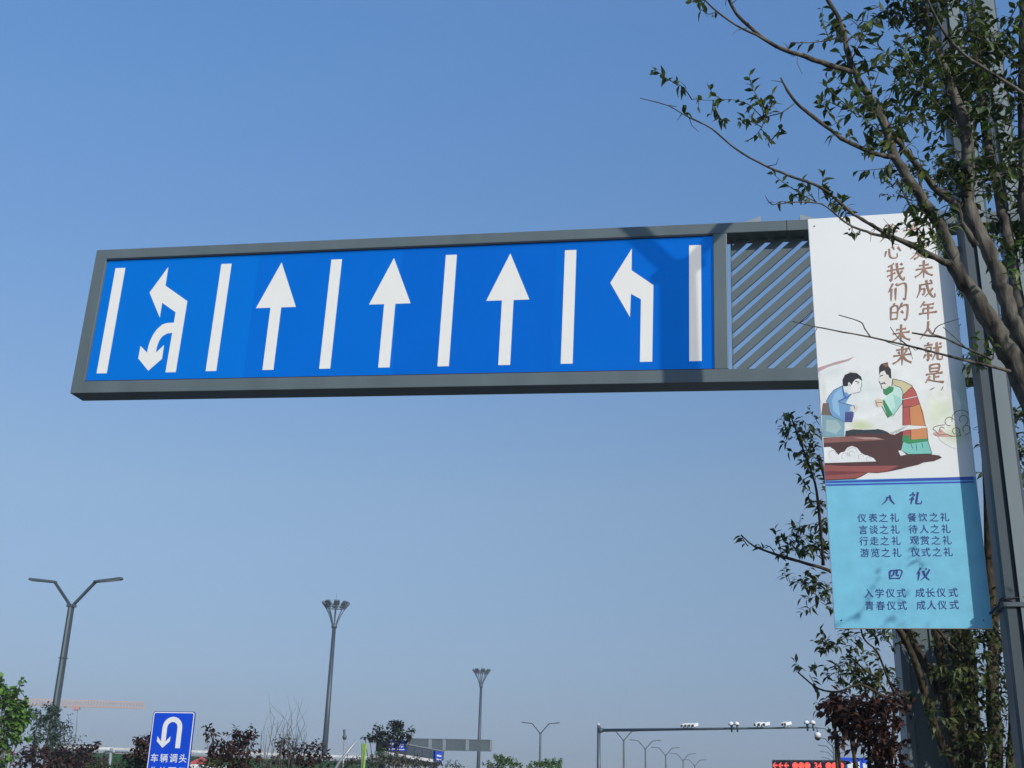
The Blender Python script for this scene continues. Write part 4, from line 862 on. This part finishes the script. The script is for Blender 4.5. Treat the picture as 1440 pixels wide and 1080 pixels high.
shrub("purple_leaf_plum", 330, 1030, 328, 26.5, [(335,1045,16,13,34),(350,1040,9,10,14),(312,1062,14,12,24),(300,1068,8,8,10),(300,1040,4,8,5),(340,1070,24,12,34),(297,1031,5,2,4)], "widest purple shrub, just right of the red canopy", LEAFP, group=pg, L=.20, lL=.10)
shrub("purple_leaf_plum", 415, 1050, 420, 29.5, [(398,1046,6,6,8),(405,1060,12,10,18),(428,1062,12,10,18),(445,1056,9,7,10),(420,1074,26,8,28),(455,1070,12,8,12),(376,1076,16,5,10)], "purple shrub with bare twigs, left of the large mast foot", LEAFP, group=pg, L=.20, lL=.10)
shrub("purple_leaf_plum", 205, 1045, 205, 24.5, [(198,1052,10,7,16),(208,1049,8,8,12),(194,1066,12,10,18),(205,1074,14,8,18)], "small purple shrub half behind the U turn sign", LEAFP, group=pg, L=.19, lL=.10)
shrub("purple_leaf_plum", 110, 1058, 105, 42.5, [(95,1068,22,10,40),(122,1061,14,5,18),(133,1053,7,2,5),(60,1068,24,11,44),(30,1070,16,9,24),(110,1074,24,7,30),(145,1076,10,4,8)], "low purple shrub at the foot of the far left lamp", LEAFP, group=pg, L=.32, lL=.16)
shrub("dark_shrub", 550, 1020, 545, 38, [(554,1021,6,4,16),(561,1022,4,4,8),(560,1033,5,9,16),(546,1034,4,3,6),(533,1036,7,4,18),(520,1038,3,4,6),(578,1032,4,5,9),(574,1038,4,3,4),(545,1042,14,4,14),(562,1044,4,4,5),(531,1026,2,4,4),(514,1042,3,4,3)], "dark gnarled shrub with open crown in front of the blue sign", LEAFV, L=.16, lL=.11)
shrub("low_bush", 560, 1070, 560, 37, [(548,1070,28,6,60),(575,1072,18,5,36),(600,1076,20,4,24),(520,1073,18,5,34),(498,1074,16,5,26),(478,1076,12,4,16)], "low olive bush below the blue sign at the bottom edge", mat("leaf_olive",(.045,.05,.028),.6,0,0,6.,.3,trans=.2,var2=(.13,.125,.09)), L=.19, lL=.08)
shrub("low_bush", 536, 1060, 537, 37.5, [(537,1060,7,5,10)], "little bright green bush under the dark shrub", LEAFB, L=.13, lL=.09)
shrub("bright_bush", 710, 1068, 708, 58, [(706,1072,9,5,26),(722,1077,6,3,10),(690,1078,10,3,10)], "bright green bush crown right of the smaller mast", LEAFB, L=.3, lL=.14, nl=9)
shrub("bright_bush", 770, 1073, 770, 58, [(770,1077,18,4,30),(752,1079,8,3,8),(782,1074,6,3,8)], "bright green low hedge bush at the foot of the lone two armed lamp", LEAFB, L=.25, lL=.14, nl=9)
shrub("low_bush", 640, 1072, 640, 46, [(640,1076,12,4,8),(628,1078,8,3,5)], "sparse grey green bush right of the coach", LEAFG, L=.25, lL=.08, nl=5)
shrub("low_bush", 235, 1072, 165, 24.2, [(180,1078,20,5,26),(290,1076,22,5,30),(140,1078,14,4,12)], "dark green hedge bush at the foot of the U turn sign", LEAF2, L=.14, lL=.06)
# green tree far left
shrub("green_tree", 5, 948, 0, 39, [(6, 979, 12, 12, 21), (-22, 976, 24, 24, 43), (8, 1019, 24, 22, 57), (-27, 1031, 26, 40, 64), (22, 996, 12, 10, 21), (31, 1011, 7, 10, 12), (26, 1036, 8, 10, 10), (-2, 1056, 16, 22, 33), (4, 963, 6, 5, 5), (27, 968, 5, 4, 4), (36, 986, 3, 4, 2), (14, 979, 8, 8, 7), (-7, 1086, 14, 14, 18)], "leafy bright green tree at the left edge", mat("leaf_fresh",(.045,.12,.016),.5,0,0,5.,.3,trans=.35,var2=(.17,.32,.045),detail=1.), "tree", L=.26, nl=8, lL=.165, bm=BARK, wr=2.0, dens=1.3)
sg = "thin saplings at the far left"
for px, top, Y, lab in ((50,1003,43,"thin sparse sapling between the green tree and the far left lamp"),(68,1000,44,"thin grey green sapling just left of the far left lamp pole"),(84,1020,44.5,"leafy sapling just right of the far left lamp pole"),(104,1030,45.5,"sparsest sapling with a bare tip, right of the far left lamp")):
    b = at(px-3,1080,Y); b.z = .1; t = Tree("sapling", b, lab, "tree", sg); tp_ = at(px+3, top, Y)
    t.wlimb([b, b.lerp(tp_,.5)+rv()*.08, tp_], [.055,.035,.010], 5, 6); i0 = len(t.br)-1
    if px == 104: t.sprout(0, 16, .45, 5, .16, .72, .95, .4); t.wlimb([tp_, tp_+ZUP*.8-ACR*.08], [.010,.005])
    else: t.sprout(0, 62, .54, 8, .165, .60, 1., .5)
    t.done(LEAFG)
# bare twiggy shrubs
TW = mat("pale_twig", (.10,.095,.07), .9, 0, .3, 9.)
for px, sd_, lab in ((378,3,"bare twiggy shrub right of the widest purple shrub"),(410,5,"bare forked twigs rising from the purple shrub near the large mast")):
    random.seed(sd_); b = at(px-14,1180,28); b.z = .13; t = thing("bare_shrub", b, lab, "shrub"); m = MB()
    for k in range(7):
        tip = at(px+random.uniform(-22,26), random.uniform(1012,1040), 28+random.uniform(-.4,.4)); md = b.lerp(tip,.55)+rv()*.12
        o, r_ = spline([b, md, tip], [.022,.013,.004], 4); m.tube(o, r_, 5)
        for j in range(4):
            s0 = o[random.randint(3,7)]; m.tube([s0, s0+(rv()*.22+ZUP*.40), s0+(rv()*.3+ZUP*.8)], [.008,.005,.002], 4)
    m.build("twigs", TW, t)
random.seed(11)
# ------------------------------------------------------------------ haze
hz = MB(); hz.boxc([(-720,-140,-1),(720,-140,-1),(720,920,-1),(-720,920,-1),(-720,-140,44),(720,-140,44),(720,920,44),(-720,920,44)])
hm = bpy.data.materials.new("haze"); hm.use_nodes = True; ht = hm.node_tree; ht.nodes.remove(ht.nodes["Principled BSDF"])
pv = ht.nodes.new("ShaderNodeVolumePrincipled"); pv.inputs["Color"].default_value = (.72,.86,1.0,1); pv.inputs["Density"].default_value = .0007; pv.inputs["Anisotropy"].default_value = 0
ht.links.new(pv.outputs[0], ht.nodes["Material Output"].inputs["Volume"])
tag(hz.build("haze", hm), kind="stuff")
